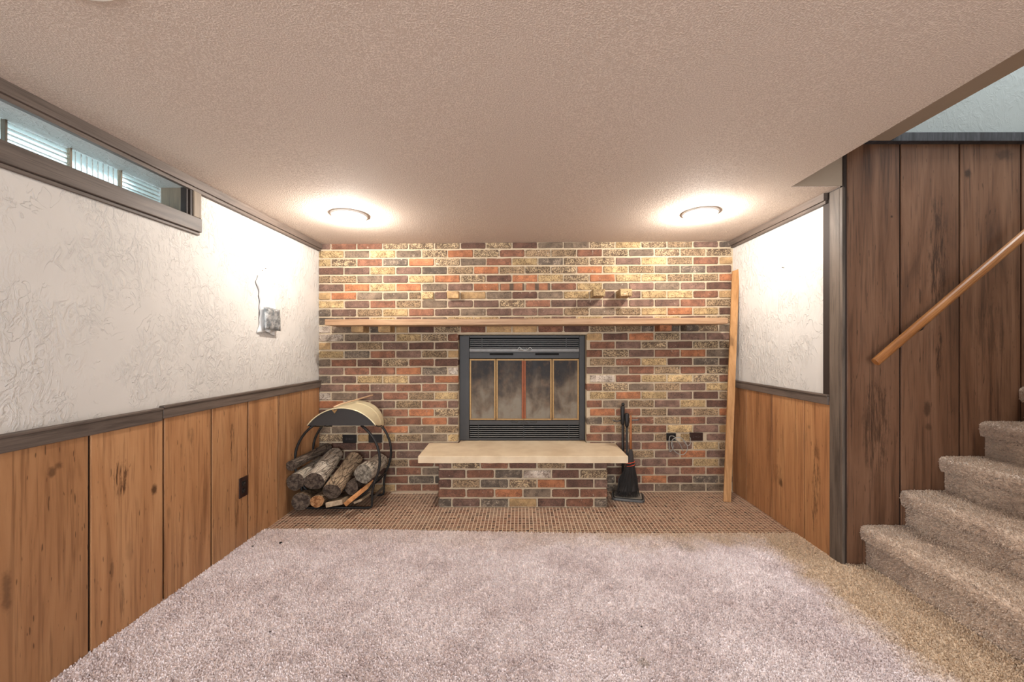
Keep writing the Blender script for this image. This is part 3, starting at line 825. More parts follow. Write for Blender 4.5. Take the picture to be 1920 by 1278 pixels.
# ------------------------------------------------------------------ mantel
MYF = 3.068
mz0, mz1 = PZ(609, MYF), PZ(597.5, MYF)
mn = MB()
x0, x1 = PX(608.5, MYF), PX(1365.5, MYF)
vs = [(x0, MYF, mz0 - 0.004), (x1, MYF, mz0 + 0.009), (x1, D - 0.002, mz0 + 0.009), (x0, D - 0.002, mz0 - 0.004),
      (x0, MYF, mz1 - 0.004), (x1, MYF, mz1 + 0.009), (x1, D - 0.002, mz1 + 0.009), (x0, D - 0.002, mz1 - 0.004)]
mn.add(vs, [(3, 2, 1, 0), (4, 5, 6, 7), (0, 1, 5, 4), (1, 2, 6, 5), (2, 3, 7, 6), (3, 0, 4, 7)])
tag(mn.build('mantel_shelf', MANTEL, bevel=0.004), 'long plain oak mantel shelf spanning the brick wall', 'shelf')

# ------------------------------------------------------------------ leaning board
bt, tp = Vector((PX(1362.5, 3.09), 3.085, 0.003)), Vector((PX(1377.5, 3.27), 3.255, PZ(507, 3.27)))
ax = (tp - bt).normalized(); wv_ = Vector((1, -0.18, 0)); wv_ = (wv_ - ax * wv_.dot(ax)).normalized(); tv = ax.cross(wv_).normalized()
lb = MB(); hw, ht = 0.0265, 0.010
cs = []
for base, cut in ((bt, 0.0), (tp, 0.012)):
    for (i, j) in ((-1, -1), (1, -1), (1, 1), (-1, 1)):
        p = base + wv_ * hw * i + tv * ht * j
        if base is bt: p = p - ax * ((p.z - 0.003) / ax.z)
        else: p = p + ax * cut * i
        cs.append(p)
lb.add(cs, [(0, 1, 2, 3), (7, 6, 5, 4), (0, 4, 5, 1), (1, 5, 6, 2), (2, 6, 7, 3), (3, 7, 4, 0)])
tag(lb.build('leaning_board', PINE, bevel=0.0015), 'long pale pine board leaning upright in the brick wall corner', 'board')

# ------------------------------------------------------------------ staircase
stairs = thing('staircase', (1.9, 1.6, 0), 'carpeted staircase with rounded nosings climbing beside the dark panelling', 'stairs')
nose = [(PX(x, YS), PZ(y, YS)) for x, y in ((1610, 983), (1684, 918), (1757, 855), (1832, 790), (1906, 725))]
while len(nose) < 12: nose.append((nose[-1][0] + 0.2218, nose[-1][1] + 0.194))
for k, (nx, nzv) in enumerate(nose):
    zb = nose[k - 1][1] - 0.004 if k else 0.002
    xn = nose[k + 1][0] + 0.06 if k + 1 < len(nose) else nx + 0.6
    T = 0.078; R = 0.026
    prof = [(nx + 0.034, zb), (nx + 0.032, nzv - T)]
    prof += [(nx + R - R * math.cos(a) , nzv - T + R * 0.9 - R * 0.9 * math.sin(math.pi / 2 - a) * 1.0) for a in ()]
    prof += [(nx + 0.014, nzv - T + 0.0), (nx + 0.003, nzv - T + 0.014)]
    for q in range(7):
        a = q / 6 * math.pi / 2
        prof.append((nx + R - R * math.cos(a), nzv - R + R * math.sin(a)))
    prof += [(xn, nzv), (xn, zb)]
    mb = MB(); mb.prism_y(prof, 1.052, YS - 0.0095)
    st_ = mb.build('step', CARPET_ST, stairs)
    if k < 6:
        # pile along the profile
        seg = prof[:-1]; dens = 60000
        P0 = np.array(seg[:-1]); P1 = np.array(seg[1:]); Ls = np.linalg.norm(P1 - P0, axis=1)
        if k + 1 < len(nose): Ls[-1] = max(0.01, Ls[-1] - 0.03)
        tot = Ls.sum(); n_p = int(tot * 0.86 * dens)
        idx = rng.choice(len(Ls), n_p, p=Ls / tot); tt = rng.uniform(0, 1, n_p)
        d2 = (P1 - P0)[idx]; d2u = d2 / np.linalg.norm(d2, axis=1)[:, None]
        pp = P0[idx] + d2u * (Ls[idx] * tt)[:, None]
        nn = np.stack([-d2u[:, 1], np.zeros(n_p), d2u[:, 0]], 1)
        yy = rng.uniform(1.32, YS - 0.012, n_p)
        p3 = np.stack([pp[:, 0], yy, pp[:, 1]], 1)
        pile('carpet_pile', p3, nn, 0.0065, 0.0045, CARPET_ST, st_)

# handrail
HY = 2.115
h0, h1 = P(1641, 679, HY), P(1920, 440, HY)
dv = (h1 - h0); h2 = h0 + dv * 1.7
hr = thing('handrail', (h0.x, YS, h0.z), 'round oak handrail rising along the dark stair panelling', 'handrail')
rl = MB(); du = dv.normalized(); nv = du.cross(Vector((0, 1, 0))).normalized()
ring = []
K = 14
for base in (h0, h2):
    for j in range(K):
        a = 2 * math.pi * j / K
        ring.append(base + nv * math.cos(a) * 0.023 + Vector((0, 1, 0)) * math.sin(a) * 0.020)
rl.add(ring, [(j, (j + 1) % K, K + (j + 1) % K, K + j) for j in range(K)] + [tuple(reversed(range(K))), tuple(range(K, 2 * K))])
rl.build('rail', OAK, hr, smooth=False, bevel=0.003)
for f_ in (0.33, 1.25):
    c = h0 + dv * f_
    b = MB()
    b.tube([c + Vector((0, 0, -0.018)), c + Vector((0.0, 0.01, -0.045)), c + Vector((0, 0.045, -0.062)), Vector((c.x, YS - 0.012, c.z - 0.062))], 0.006, 8)
    b.obox(c + du * 0.0 - nv * 0.0 + Vector((0, 0, -0.024)), du * 0.03, nv * 0.002, Vector((0, 0.011, 0)))
    b.tube([Vector((c.x, YS - 0.014, c.z - 0.062)), Vector((c.x, YS - 0.0095, c.z - 0.062))], 0.016, 14)
    b.build('bracket', IRON, hr, smooth=False)

# ------------------------------------------------------------------ ceiling lamps
EM = NT('lit_bulb_glass'); EM.b.inputs['Emission Color'].default_value = (1.0, 0.93, 0.82, 1); EM.b.inputs['Emission Strength'].default_value = 5.0
nzz = EM.noise(scale=20); EM.col(EM.mix(nzz, (1, 1, 1, 1), (0.95, 0.95, 0.93, 1)))
BULB_ON = EM.mat
BULB_OFF = plain('frosted_bulb_glass', (226, 222, 214), 0.3, 0, 0.02)
BAFFLE = plain('grey_baffle', (150, 146, 138), 0.5, 0, 0.05)
def recessed(X, Y, label, watts, on):
    z = ceil_z(X)
    t = thing('recessed_light', (X, Y, z), label, 'ceiling light', 'recessed ceiling lights')
    MB().lathe((X, Y, z), [(0.116, 0.002), (0.117, -0.004), (0.110, -0.010), (0.098, -0.009), (0.090, -0.003), (0.088, 0.002)], 36).build('trim_ring', WHITE, t, smooth=True)
    MB().lathe((X, Y, z), [(0.090, -0.0025), (0.060, -0.0015), (0.0005, -0.001)], 36).build('baffle', BAFFLE, t, smooth=True)
    MB().lathe((X, Y, z), [(0.058, -0.001), (0.058, -0.006), (0.048, -0.012), (0.026, -0.015), (0.0005, -0.016)], 28).build('bulb', BULB_ON if on else BULB_OFF, t, smooth=True)
    if watts:
        l = bpy.data.lights.new('lamp_light', 'POINT'); l.energy = watts; l.color = LAMP_COL; l.shadow_soft_size = 0.024
        lo = bpy.data.objects.new('lamp_light', l); C.objects.link(lo); lo.parent = t; lo.location = (0, 0, -0.042)
    return t
recessed(PX(655, 2.60), 2.60, 'lit recessed ceiling light nearer the firewood and the plaster wall', LAMP_W, True)
recessed(PX(1313, 2.61), 2.61, 'lit recessed ceiling light nearer the leaning board and the stairs', LAMP_W, True)
recessed(-1.06, 0.872, 'unlit recessed ceiling light cut by the top edge of the photo', 0, False)
recessed(-1.1, -1.2, 'recessed ceiling light behind the viewer on the window side', REAR_W, True)
recessed(1.15, -1.2, 'recessed ceiling light behind the viewer on the stair side', REAR_W, True)

# ------------------------------------------------------------------ outlets
def outlet_brick(x0, x1, y0, y1, label, mat_, slots=True, screw=False):
    Y = D - 0.004
    X0, X1, Z0, Z1 = PX(x0, Y), PX(x1, Y), PZ(y1, Y), PZ(y0, Y)
    t = thing('wall_outlet', ((X0 + X1) / 2, D, Z0), label, 'outlet')
    MB().box(X0, X1, Y - 0.002, D + 0.008, Z0, Z1).build('cover_plate', mat_, t, bevel=0.002)
    cx, cz = (X0 + X1) / 2, (Z0 + Z1) / 2
    b = MB()
    if slots:
        for s in (-1, 1):
            c = cx + s * 0.02
            for (dx, dz, wx, wz) in ((-0.006, 0.006, .004, .0012), (-0.006, -0.006, .004, .0012), (0.008, 0, .002, .002)):
                b.box(c + dx - wx, c + dx + wx, Y - 0.0028, Y - 0.001, cz + dz - wz, cz + dz + wz)
    if screw or slots: b.tube([(cx, Y - 0.0035, cz), (cx, Y - 0.001, cz)], 0.003, 8)
    if b.v: b.build('receptacle_slots', SLOTS, t)
outlet_brick(642.5, 668, 815, 830, 'black outlet plate in the bricks behind the log rack, nearer the side wall', BLACKPL)
outlet_brick(691, 716, 814.5, 829.5, 'black blank cover plate with a single screw in bricks behind the rack', BLACKPL, False, True)
outlet_brick(1293.5, 1318, 811, 826, 'dark brown outlet plate in the bricks beside the grey cable', BROWNPL)
# open junction box with loose cable
Y = D - 0.002
t = thing('junction_box', (PX(1258, Y), D, PZ(826, Y)), 'small open black junction box recess in the bricks', 'junction box')
jb = MB(); X0, X1, Z0, Z1 = PX(1250, Y), PX(1267.5, Y), PZ(826, Y), PZ(812, Y)
jb.box(X0, X1, D + 0.006, D + 0.0072, Z0, Z1)
jb.box(X0, X0 + .002, Y, D + 0.006, Z0, Z1).box(X1 - .002, X1, Y, D + 0.006, Z0, Z1).box(X0, X1, Y, D + 0.006, Z0, Z0 + .002).box(X0, X1, Y, D + 0.006, Z1 - .002, Z1)
jb.build('box', BLACKPL, t)
def smooth_path(pts, n=10):
    pts = [Vector(p) for p in pts]; out = []
    ext = [pts[0] * 2 - pts[1]] + pts + [pts[-1] * 2 - pts[-2]]
    for i in range(1, len(ext) - 2):
        p0, p1, p2, p3 = ext[i - 1:i + 3]
        for k in range(n):
            u = k / n
            out.append(0.5 * ((2 * p1) + (p2 - p0) * u + (2 * p0 - 5 * p1 + 4 * p2 - p3) * u * u + (3 * p1 - p0 - 3 * p2 + p3) * u ** 3))
    out.append(pts[-1]); return out
cab = [(1263, 817, .002), (1256, 818, .02), (1254.5, 830, .035), (1256, 846, .03), (1262, 838, .03), (1260, 826, .035), (1266, 821, .04), (1276, 820, .045), (1286, 830, .05), (1289, 841, .05), (1284, 850, .05), (1277, 852, .05), (1268, 848, .045), (1261, 840, .04), (1259, 830, .035), (1264, 822, .03), (1274, 831, .015), (1281, 846, .012)]
cab2 = [(1262, 818, .003), (1268, 820, .02), (1278, 822, .04), (1288, 834, .05), (1294, 832, .05), (1294.5, 822, .04), (1293, 819, .035)]
cbo = thing('loose_cable', (PX(1262, D), D - 0.02, PZ(850, D)), 'thin grey cable coiled loosely from the open junction box', 'cable')
MB().tube(smooth_path([P(x, y, D - 0.006 - d) for x, y, d in cab]), 0.0033, 7).build('cable_loop', CABLE, cbo, smooth=True)
MB().tube(smooth_path([P(x, y, D - 0.006 - d) for x, y, d in cab2]), 0.0028, 7).build('cable_tail', CABLE, cbo, smooth=True)

# outlet on the wainscot
Xf = XL + 0.011
t = thing('wall_outlet', (Xf, 2.40, 0.30), 'dark brown upright outlet plate on the wood wainscot', 'outlet')
MB().box(Xf - 0.001, Xf + 0.006, 2.366, 2.436, 0.303, 0.425).build('cover_plate', BROWNPL, t, bevel=0.002)
for zc in (0.343, 0.385):
    rc_ = MB().box(Xf + 0.004, Xf + 0.0072, 2.384, 2.418, zc - 0.016, zc + 0.016).build('receptacle', BLACKPL, t, bevel=0.002)
    for dy in (-0.007, 0.007): MB().box(Xf + 0.0066, Xf + 0.0078, 2.401 + dy - .001, 2.401 + dy + .001, zc - .003, zc + .006).build('slot', SLOTS, rc_)
    MB().box(Xf + 0.0066, Xf + 0.0078, 2.399, 2.403, zc - .011, zc - .007).build('slot', SLOTS, rc_)

# ------------------------------------------------------------------ bag on the plaster wall
m = NT('white_polythene', 0.35, 0, 0.5); nz = m.noise(scale=9); m.col(m.mix(nz, lin((226, 226, 224)), lin((240, 240, 238))))
m.b.inputs['Transmission Weight'].default_value = 0.12
POLY = m.mat
m = NT('crumpled_silver_film', 0.28, 0.55, 0.5); nz = m.noise(scale=34, detail=5, rough=0.7)
m.col(m.mix(m.sstep(nz, 0.35, 0.65), lin((120, 126, 130)), lin((196, 200, 202)))); m.bump(nz, 0.8, 0.012)
FILM = m.mat
bag = thing('hanging_bag', (XL, 2.66, 1.30), 'white plastic bag with a silver packet pinned to the plaster wall', 'bag')
def sheet(cols, rws, fn):
    vs = [fn(i / cols, j / rws) for j in range(rws + 1) for i in range(cols + 1)]
    fs = [(j * (cols + 1) + i, j * (cols + 1) + i + 1, (j + 1) * (cols + 1) + i + 1, (j + 1) * (cols + 1) + i) for j in range(rws) for i in range(cols)]
    return vs, fs
def bagfn(u, v):
    # u along Y, v down
    y0 = np.interp(v, [0, .12, .3, .6, .8, 1], [2.550, 2.530, 2.560, 2.565, 2.565, 2.540]); y1 = np.interp(v, [0, .12, .3, .6, .8, 1], [2.64, 2.70, 2.72, 2.73, 2.75, 2.73])
    zt = np.interp(u, [0, .5, 1], [1.700, 1.715, 1.69]); zb_ = np.interp(u, [0, .4, 1], [1.318, 1.330, 1.300])
    bul = max(0.0, math.sin(math.pi * min(1, max(0, u)))) ** 0.5
    fold = 0.004 * math.sin(u * 17 + v * 5) + 0.003 * math.sin(v * 23 + u * 9) + 0.006 * math.exp(-((v - 0.52) / 0.05) ** 2) * math.sin(u * 26)
    x = XL + 0.004 + bul * np.interp(v, [0, .2, .55, .8, 1], [0.008, 0.022, 0.030, 0.022, 0.010]) + fold * bul
    return (float(x), float(y0 + (y1 - y0) * u + 0.004 * math.sin(v * 31)), float(zt + (zb_ - zt) * v))
vs, fs = sheet(22, 34, bagfn)
o = MB().add(vs, fs).build('pouch', POLY, bag, smooth=True)
sm = o.modifiers.new('thickness', 'SOLIDIFY'); sm.thickness = 0.0015
def pkfn(u, v):
    e = min(u, 1 - u, v, 1 - v); pad = 0.010 * min(1, e * 5) ** 0.5
    x = XL + 0.034 + pad + 0.002 * math.sin(u * 23 + v * 11) * (e > 0.02)
    return (x, 2.562 + 0.165 * u + 0.010 * v, 1.487 - 0.145 * v - 0.008 * (u - .5))
vs, fs = sheet(14, 14, pkfn)
o = MB().add(vs, fs).build('silver_packet', FILM, bag, smooth=True)
sm = o.modifiers.new('thickness', 'SOLIDIFY'); sm.thickness = 0.004
for (x, y) in ((497.5, 503), (491, 507)):
    Yn, Zn = LW(x, y)
    MB().tube([(XL - 0.002, Yn, Zn), (XL + 0.006, Yn, Zn)], 0.0022, 8).build('pin', WIRE, bag)

# nail in the short plaster wall
Yn, Zn = RW(1470, 501)
tag(MB().tube([(XR + 0.002, Yn, Zn), (XR - 0.010, Yn, Zn - 0.001), (XR - 0.012, Yn, Zn - 0.001)], [0.0018, 0.0018, 0.004], 8).build('nail', WIRE), 'small dark nail in the short white plaster wall', 'nail')

# ------------------------------------------------------------------ firewood rack
RC, RZ, RR = -1.392, 0.366, 0.322
YF, YB = 2.95, 3.205
rack = thing('firewood_rack', (RC, 3.08, 0), 'black iron hoop rack holding the firewood in the brick corner', 'rack')
def hoop(Yh):
    a0, a1 = math.radians(56), math.radians(-236)
    pts_ = [Vector((RC + RR * math.cos(a0 + (a1 - a0) * k / 40), Yh, RZ + RR * math.sin(a0 + (a1 - a0) * k / 40))) for k in range(41)]
    return MB().tube(pts_, 0.0095, 10)
hoop(YF).build('hoop', IRON, rack, smooth=True)
hoop(YB).build('hoop', IRON, rack, smooth=True)
for Yh, s in ((YF, -1), (YB, 1)):
    for sx in (-1, 1):
        a = math.radians(-28)
        xs_ = RC + sx * RR * math.cos(a); zs_ = RZ + RR * math.sin(a)
        xe = RC + sx * (RR - 0.055)
        xe = max(xe, XL + 0.03)
        MB().tube(smooth_path([(xs_, Yh, zs_), (xs_ - sx * 0.02, Yh, 0.12), (xs_ - sx * 0.022, Yh, 0.035), (xs_ - sx * 0.045, Yh, 0.0105), (RC + sx * 0.12, Yh, 0.0100)], 6), 0.0088, 9).build('leg', IRON, rack, smooth=True)
    MB().tube([(RC - 0.14, Yh, 0.0100), (RC + 0.14, Yh, 0.0100)], 0.0088, 9).build('foot_bar', IRON, rack, smooth=True)
for an in (-150, -115, -65, -30):
    a = math.radians(an)
    x, z = RC + (RR + 0.004) * math.cos(a), RZ + (RR + 0.004) * math.sin(a)
    MB().tube([(x, YF - 0.012, z), (x, YB + 0.012, z)], 0.0072, 8).build('cross_bar', IRON, rack, smooth=True)
for sx in (1,):
    MB().obox((RC + sx * 0.262, 3.08, 0.075), (0.003, 0, 0), (0, 0.13, 0), (0, 0, 0.012)).build('side_strap', IRON_WORN, rack)

# hood of curved enamelled sheet resting on the hoops
HF, HB = 2.925, 3.215
hood = thing('log_carrier', (-1.349, 3.07, 0.63), 'cream curved metal log carrier with black end plate upturned on the rack', 'log carrier')
hw_, sag, hzb = 0.257, 0.130, 0.637
Rr = (hw_ ** 2 + sag ** 2) / (2 * sag); zc_ = hzb + sag - Rr; am = math.asin(hw_ / Rr)
def arcpt(t_, dr=0): a = -am + 2 * am * t_; return (-1.349 + (Rr + dr) * math.sin(a), zc_ + (Rr + dr) * math.cos(a))
def hoodsheet(u, v):
    yv_ = HF + (HB - HF) * v
    dr = 0.005 * math.cos((v - 0.68) / 0.04 * math.pi / 2) if abs(v - 0.68) < 0.04 else 0.0
    q_ = 2 * u - 1; k_ = v ** 0.8
    fxx, fzz = arcpt(u)
    bxx = -1.349 + 0.215 * math.sin(q_ * math.pi / 2); bzz = 0.565 + 0.218 * max(0.0, math.cos(q_ * math.pi / 2)) ** 0.75
    return (fxx + (bxx - fxx) * k_ + dr * q_, yv_, fzz + (bzz - fzz) * k_ + dr)
vs, fs = sheet(36, 40, hoodsheet)
o = MB().add(vs, [tuple(reversed(f)) for f in fs]).build('curved_sheet', CREAM, hood, smooth=True)
sm = o.modifiers.new('thickness', 'SOLIDIFY'); sm.thickness = 0.003; sm.offset = 0
prof = [arcpt(k / 36, -0.004) for k in range(37)]
ep = MB(); ep.prism_y(list(reversed(prof)), HF + 0.004, HF + 0.008); plate = ep.build('end_plate', BLACK, hood)
MB().tube([Vector((arcpt(k / 36)[0], HF, arcpt(k / 36)[1])) for k in range(37)], 0.0042, 8).build('rim_bead', CREAM, hood, smooth=True)
cx, cz = -1.401, hzb + sag - 0.012
MB().prism_y([(cx - 0.022, cz), (cx, cz - 0.028), (cx + 0.022, cz), (cx + 0.010, cz + 0.003), (cx, cz - 0.006), (cx - 0.010, cz + 0.003)][::-1], HF - 0.002, HF + 0.004).build('brass_emblem', BRASS, hood)
for side, t_ in ((-1, 0.004), (1, 0.996)):
    x, z = arcpt(t_)
    e_ = [hoodsheet(t_, q / 12) for q in range(13)]
    MB().tube(e_, 0.005, 8).build('edge_roll', IRON, hood, smooth=True)
MB().tube([P(626, 763, HF - 0.006), P(640, 757, HF + 0.08), P(699, 740.5, HB + 0.045)], 0.0062, 9).build('handle', TAN, hood, smooth=True)

# ------------------------------------------------------------------ firewood
def firewood(fx_, fy_, Yf, bx_, by_, Yb, r0, r1, bk, en, label, seed, bow=0.0):
    rs = random.Random(seed)
    a, b = P(fx_, fy_, Yf), P(bx_, by_, Yb)
    ax = (b - a); L = ax.length; ax.normalize()
    e1 = ax.cross(Vector((0, 0, 1))).normalized(); e2 = e1.cross(ax).normalized()
    n, k = 28, 12
    ph = [rs.uniform(0, 6.28) for _ in range(5)]
    t = thing('firewood_log', a, label, 'log', 'firewood in the rack')
    def pt(i, j, s=1.0):
        u = i / k; an = 2 * math.pi * j / n
        r = (r0 + (r1 - r0) * u) * (1 + 0.05 * math.sin(2 * an + ph[0]) + 0.035 * math.sin(3 * an + ph[1] + u * 2) + 0.02 * math.sin(7 * an + ph[2] + u * 5) + 0.03 * math.sin(u * 7 + ph[3]))
        c = a + ax * (L * u) + e2 * bow * math.sin(math.pi * u)
        return c + (e1 * math.cos(an) + e2 * math.sin(an)) * r * s
    vs = [pt(i, j) for i in range(k + 1) for j in range(n)]
    fs = [(i * n + j, (i + 1) * n + j, (i + 1) * n + (j + 1) % n, i * n + (j + 1) % n) for i in range(k) for j in range(n)]
    MB().add(vs, fs).build('bark', bk, t, smooth=True)
    for i, sgn in ((0, -1), (k, 1)):
        vs = []
        for q, s in enumerate((0.955, 0.8, 0.4)):
            for j in range(n): vs.append(pt(i, j, s) + ax * sgn * (0.0 if q == 0 else 0.001 + rs.uniform(-.0015, .0015)))
        vs.append(a + ax * (L * i / k))
        fs = [(q * n + j, q * n + (j + 1) % n, (q + 1) * n + (j + 1) % n, (q + 1) * n + j) for q in range(2) for j in range(n)] + [(2 * n + j, 2 * n + (j + 1) % n, 3 * n) for j in range(n)]
        # ring that closes bark to wood
        base = len(vs); vs += [pt(i, j) for j in range(n)]
        fs += [(base + j, base + (j + 1) % n, (j + 1) % n, j) for j in range(n)]
        if sgn > 0: fs = [tuple(reversed(f)) for f in fs]
        MB().add(vs, fs).build('sawn_end', en, t)
    return t
firewood(545, 873, 2.84, 614, 838, 3.27, 0.037, 0.036, BARK_DARK, END_DARK, 'thin dark log on top of the pile against the wood wainscot', 1)
firewood(553.5, 903, 2.84, 600, 868, 3.25, 0.061, 0.056, BARK_GREY, END_DARK, 'silver grey log resting below the thin dark log', 2)
firewood(589, 902, 2.83, 627, 852, 3.26, 0.068, 0.066, BARK_GREY, END_DARK, 'thick cracked silver grey log in the middle of the pile', 3)
firewood(622, 921, 2.83, 664, 860, 3.26, 0.061, 0.063, BARK_BROWN, END_DARK, 'rough brown barked log sloping up beside the thick grey one', 4)
firewood(681, 888, 2.90, 713, 864, 3.27, 0.068, 0.062, BARK_GREY, END_GREY, 'grey log with pale round sawn end touching the rack hoop', 5)
firewood(659, 914, 2.93, 690, 888, 3.27, 0.050, 0.046, BARK_DARK, END_DARK, 'short dark log tucked beneath the pale ended one', 6)
firewood(564, 940, 2.82, 601, 915, 3.25, 0.061, 0.056, BARK_BROWN, END_DARK, 'brown log with dark end at the bottom of the pile', 7)
firewood(594.5, 939.5, 2.82, 628, 914, 3.25, 0.046, 0.044, BARK_BROWN, END_TAN, 'small tan ended log at the bottom of the pile', 8)

# split piece and sawn offcut
KINDL = wood('weathered_split_wood', (110, 92, 74), (160, 138, 112), (186, 164, 138), 1, 0.8, freq=2)
OFF = wood('sawn_offcut_wood', (150, 92, 52), (196, 136, 84), (214, 160, 108), 1, 0.6, freq=2)
def stick(a, b, hw, hh, tilt, matl, name, label):
    a, b = Vector(a), Vector(b); ax = (b - a); L = ax.length / 2; ax.normalize()
    e1 = ax.cross(Vector((0, 0, 1))).normalized(); e2 = e1.cross(ax).normalized()
    c_, s_ = math.cos(tilt), math.sin(tilt)
    u, v = e1 * c_ + e2 * s_, e2 * c_ - e1 * s_
    return tag(MB().obox((a + b) / 2, u * hw, ax * L, v * hh).build(name, matl, bevel=0.004), label, 'wood piece')
stick(P(626, 944, 2.82), P(664, 922, 3.20), 0.060, 0.018, math.radians(10), KINDL, 'split_wood', 'flat grey split wood piece at the bottom of the pile')
stick(P(650.5, 942.5, 2.80), P(697, 905.5, 3.03), 0.036, 0.016, math.radians(38), OFF, 'timber_offcut', 'orange sawn timber offcut propped against the hoop')
stick(P(670, 940, 2.90), P(690, 926, 3.12), 0.030, 0.009, math.radians(20), KINDL, 'kindling', 'small grey kindling slat lying low inside the rack foot')

# ------------------------------------------------------------------ fireside tools
TX, TY = 0.868, 3.165
stand = thing('fireside_tool_stand', (TX, TY, 0), 'black fireside tool stand with stone topped base beside the hearth', 'tool stand')
a = math.radians(-14)
u, v = Vector((math.cos(a), math.sin(a), 0)), Vector((-math.sin(a), math.cos(a), 0))
def rrect(cx, cy, hx, hy, rad):
    out = []
    for (sx, sy, a0) in ((1, 1, 0), (-1, 1, 90), (-1, -1, 180), (1, -1, 270)):
        for k in range(5):
            an = math.radians(a0 + 22.5 * k)
            p = Vector((cx, cy, 0)) + u * (sx * (hx - rad) + rad * math.cos(an)) + v * (sy * (hy - rad) + rad * math.sin(an))
            out.append((p.x, p.y))
    return out
MB().prism_z(rrect(TX, TY, 0.128, 0.088, 0.03), 0.001, 0.020).build('base', IRON_WORN, stand, bevel=0.004)
MB().prism_z(rrect(TX, TY, 0.116, 0.076, 0.024), 0.020, 0.0225).build('base_groove', IRON, stand)
SLATE = plain('grey_stone_top', (132, 124, 112), 0.7, 0, 0.15, 60, 0.2)
MB().prism_z(rrect(TX, TY, 0.108, 0.068, 0.02), 0.021, 0.025).build('stone_top', SLATE, stand, bevel=0.002)
MB().tube([(TX - 0.032, TY + 0.028, 0.022), (TX - 0.032, TY + 0.028, 0.745)], 0.0105, 10).build('pole', IRON, stand, smooth=True)
MB().lathe((TX - 0.032, TY + 0.028, 0.745), [(0.008, 0), (0.013, 0.006), (0.014, 0.014), (0.009, 0.022), (0.0005, 0.025)], 14).build('finial', IRON, stand, smooth=True)
zb_ = PZ(787.5, TY)
MB().tube(smooth_path([(TX - 0.128, TY - 0.02, zb_ + 0.004), (TX - 0.09, TY - 0.012, zb_ - 0.006), (TX - 0.03, TY + 0.01, zb_), (TX + 0.03, TY - 0.005, zb_ + 0.002), (TX + 0.085, TY - 0.012, zb_ + 0.004)], 6), 0.006, 8).build('hook_bar', IRON_WORN, stand, smooth=True)
# poker, shovel handles
def tool(name, x, y, ztop, zbot, label, grip=0.11, head=None):
    t = thing(name, (x, y, zbot), label, 'fire tool')
    MB().tube([(x, y, ztop - grip), (x, y, zbot)], 0.0085, 9).build('shaft', IRON, t, smooth=True)
    g = MB().tube([(x, y, ztop - grip - 0.012), (x, y, ztop - grip), (x, y, ztop - 0.012), (x, y, ztop)], [0.010, 0.016, 0.018, 0.010], 12); g.build('grip', IRON, t, smooth=True)
    if head == 'shovel':
        def fn(p, q):
            w = np.interp(q, [0, .25, 1], [0.012, 0.042, 0.045]); xx = (p - .5) * 2
            return (x + xx * w, y - 0.006 - 0.018 * xx * xx * min(1, q * 3), zbot + 0.0 - 0.15 * q)
        vs, fs = sheet(8, 8, fn); o = MB().add(vs, fs).build('blade', IRON, t, smooth=True)
        s = o.modifiers.new('thickness', 'SOLIDIFY'); s.thickness = 0.002
    elif head == 'poker':
        MB().tube(smooth_path([(x, y, zbot + 0.06), (x + 0.012, y - 0.006, zbot + 0.04), (x + 0.026, y - 0.012, zbot + 0.045)], 5), [0.005] * 10 + [0.002], 8).build('hook', IRON, t, smooth=True)
    return t
tool('fire_shovel', TX - 0.046, TY - 0.012, PZ(760.5, TY - .012), 0.20, 'black iron fire shovel hanging on the tool stand', 0.14, 'shovel')
tool('fire_poker', TX - 0.014, TY - 0.022, PZ(774, TY - .022), 0.032, 'black iron poker standing between shovel and broom', 0.10, 'poker')
# broom
bx_, by_ = PX(1182.5, TY - 0.035), TY - 0.035
br = thing('hearth_broom', (bx_, by_, 0.03), 'hearth broom with cane handle and black bristles tied in orange twine', 'broom')
zt_, zm_ = PZ(778, by_), PZ(842, by_)
MB().tube([(bx_, by_, zm_ - 0.02), (bx_, by_, zm_ + 0.1), (bx_ + .001, by_, zt_ - 0.03), (bx_, by_, zt_)], [0.010, 0.010, 0.008, 0.006], 10).build('handle', CANE, br, smooth=True)
MB().tube(smooth_path([(bx_, by_, zt_ - 0.004), (bx_ + 0.012, by_ - .004, zt_ + 0.02), (bx_ + 0.004, by_ - .006, zt_ + 0.03), (bx_ - 0.008, by_ - .004, zt_ + 0.012), (bx_, by_, zt_ - 0.004)], 5), 0.002, 6).build('hanging_loop', CANE, br, smooth=True)
zs = [zm_ + 0.012, zm_ - 0.02, zm_ - 0.075, PZ(872, by_), 0.15, 0.075]
core = MB(); pr_ = [(0.009, 0.008), (0.018, 0.013), (0.027, 0.017), (0.033, 0.019), (0.056, 0.026), (0.078, 0.034)]
n = 20; vs = []
for (w, dpt), zz_, sh in zip(pr_, zs, (0, 0, -.002, -.004, -.012, -.022)):
    for j in range(n):
        an = 2 * math.pi * j / n; vs.append((bx_ + sh + w * math.cos(an), by_ + dpt * math.sin(an), zz_))
core.add(vs, [(i * n + (j + 1) % n, i * n + j, (i + 1) * n + j, (i + 1) * n + (j + 1) % n) for i in range(len(zs) - 1) for j in range(n)])
bc = core.build('brush_head', BRISTLE, br, smooth=True)
bs = MB(); rr_ = random.Random(5)
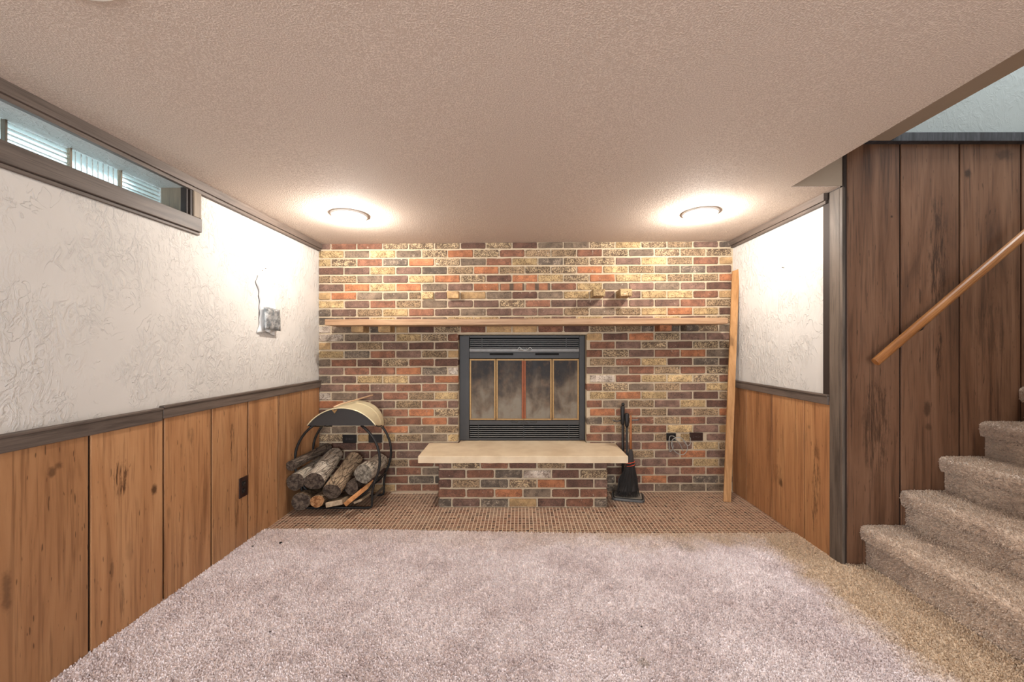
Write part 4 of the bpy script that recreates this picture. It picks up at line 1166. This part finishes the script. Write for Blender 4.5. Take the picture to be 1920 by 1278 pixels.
for q in range(420):
    an = rr_.uniform(0, 6.283); s = math.sqrt(rr_.uniform(.2, 1))
    top = Vector((bx_ - .003 + 0.031 * s * math.cos(an), by_ + 0.019 * s * math.sin(an), PZ(868, by_)))
    ln = rr_.uniform(0.85, 1.08)
    end = Vector((bx_ - .024 + 0.100 * s * math.cos(an) + rr_.gauss(0, .006), by_ + 0.042 * s * math.sin(an), 0.03 + (1.05 - ln) * 0.12 + 0.0))
    mid = (top + end) / 2 + Vector((rr_.gauss(0, .004), rr_.gauss(0, .003), 0))
    bs.tube([top, mid, end], [0.0016, 0.0015, 0.0009], 3, cap=False)
tag(bs.build('bristles', BRISTLE, bc), 'stiff black bristles', kind='stuff')
for dz in (-0.012, 0.012):
    zz_ = PZ(869, by_) + dz
    MB().tube([Vector((bx_ - .0035 + 0.0345 * math.cos(t_), by_ + 0.0205 * math.sin(t_), zz_ + 0.006 * math.cos(t_))) for t_ in [k * math.pi / 12 for k in range(25)]], 0.0028, 6).build('twine_binding', ORANGETIE, br, smooth=True)

# ------------------------------------------------------------------ crumbs on the carpet
for k, (x, y, s, lab) in enumerate(((526, 1022, 0.009, 'larger black charcoal crumb on the carpet near the tiles'), (474, 1028, 0.006, 'small black charcoal crumb on the carpet by the wainscot'),
                                    (506, 1190, 0.004, 'tiny dark crumb on open carpet nearest the camera'), (1203, 1180, 0.004, 'tiny dark crumb out in the middle of the carpet'))):
    Y = CH * F / (y - VY); X = PX(x, Y)
    b = MB(); rs = random.Random(k); n = 7
    for q, (r, z) in enumerate(((0.6, 0.0), (1.0, 0.35), (0.75, 0.8), (0.05, 1.0))):
        b.v += [(X + s * r * rs.uniform(.7, 1.2) * math.cos(6.283 * j / n), Y + s * r * rs.uniform(.7, 1.2) * math.sin(6.283 * j / n), CARPET_Z + 0.004 + z * s) for j in range(n)]
    b.f += [(q * n + j, q * n + (j + 1) % n, (q + 1) * n + (j + 1) % n, (q + 1) * n + j) for q in range(3) for j in range(n)]; b.m = [0] * len(b.f)
    tag(b.build('charcoal_crumb', CHAR), lab, 'debris', 'charcoal crumbs')
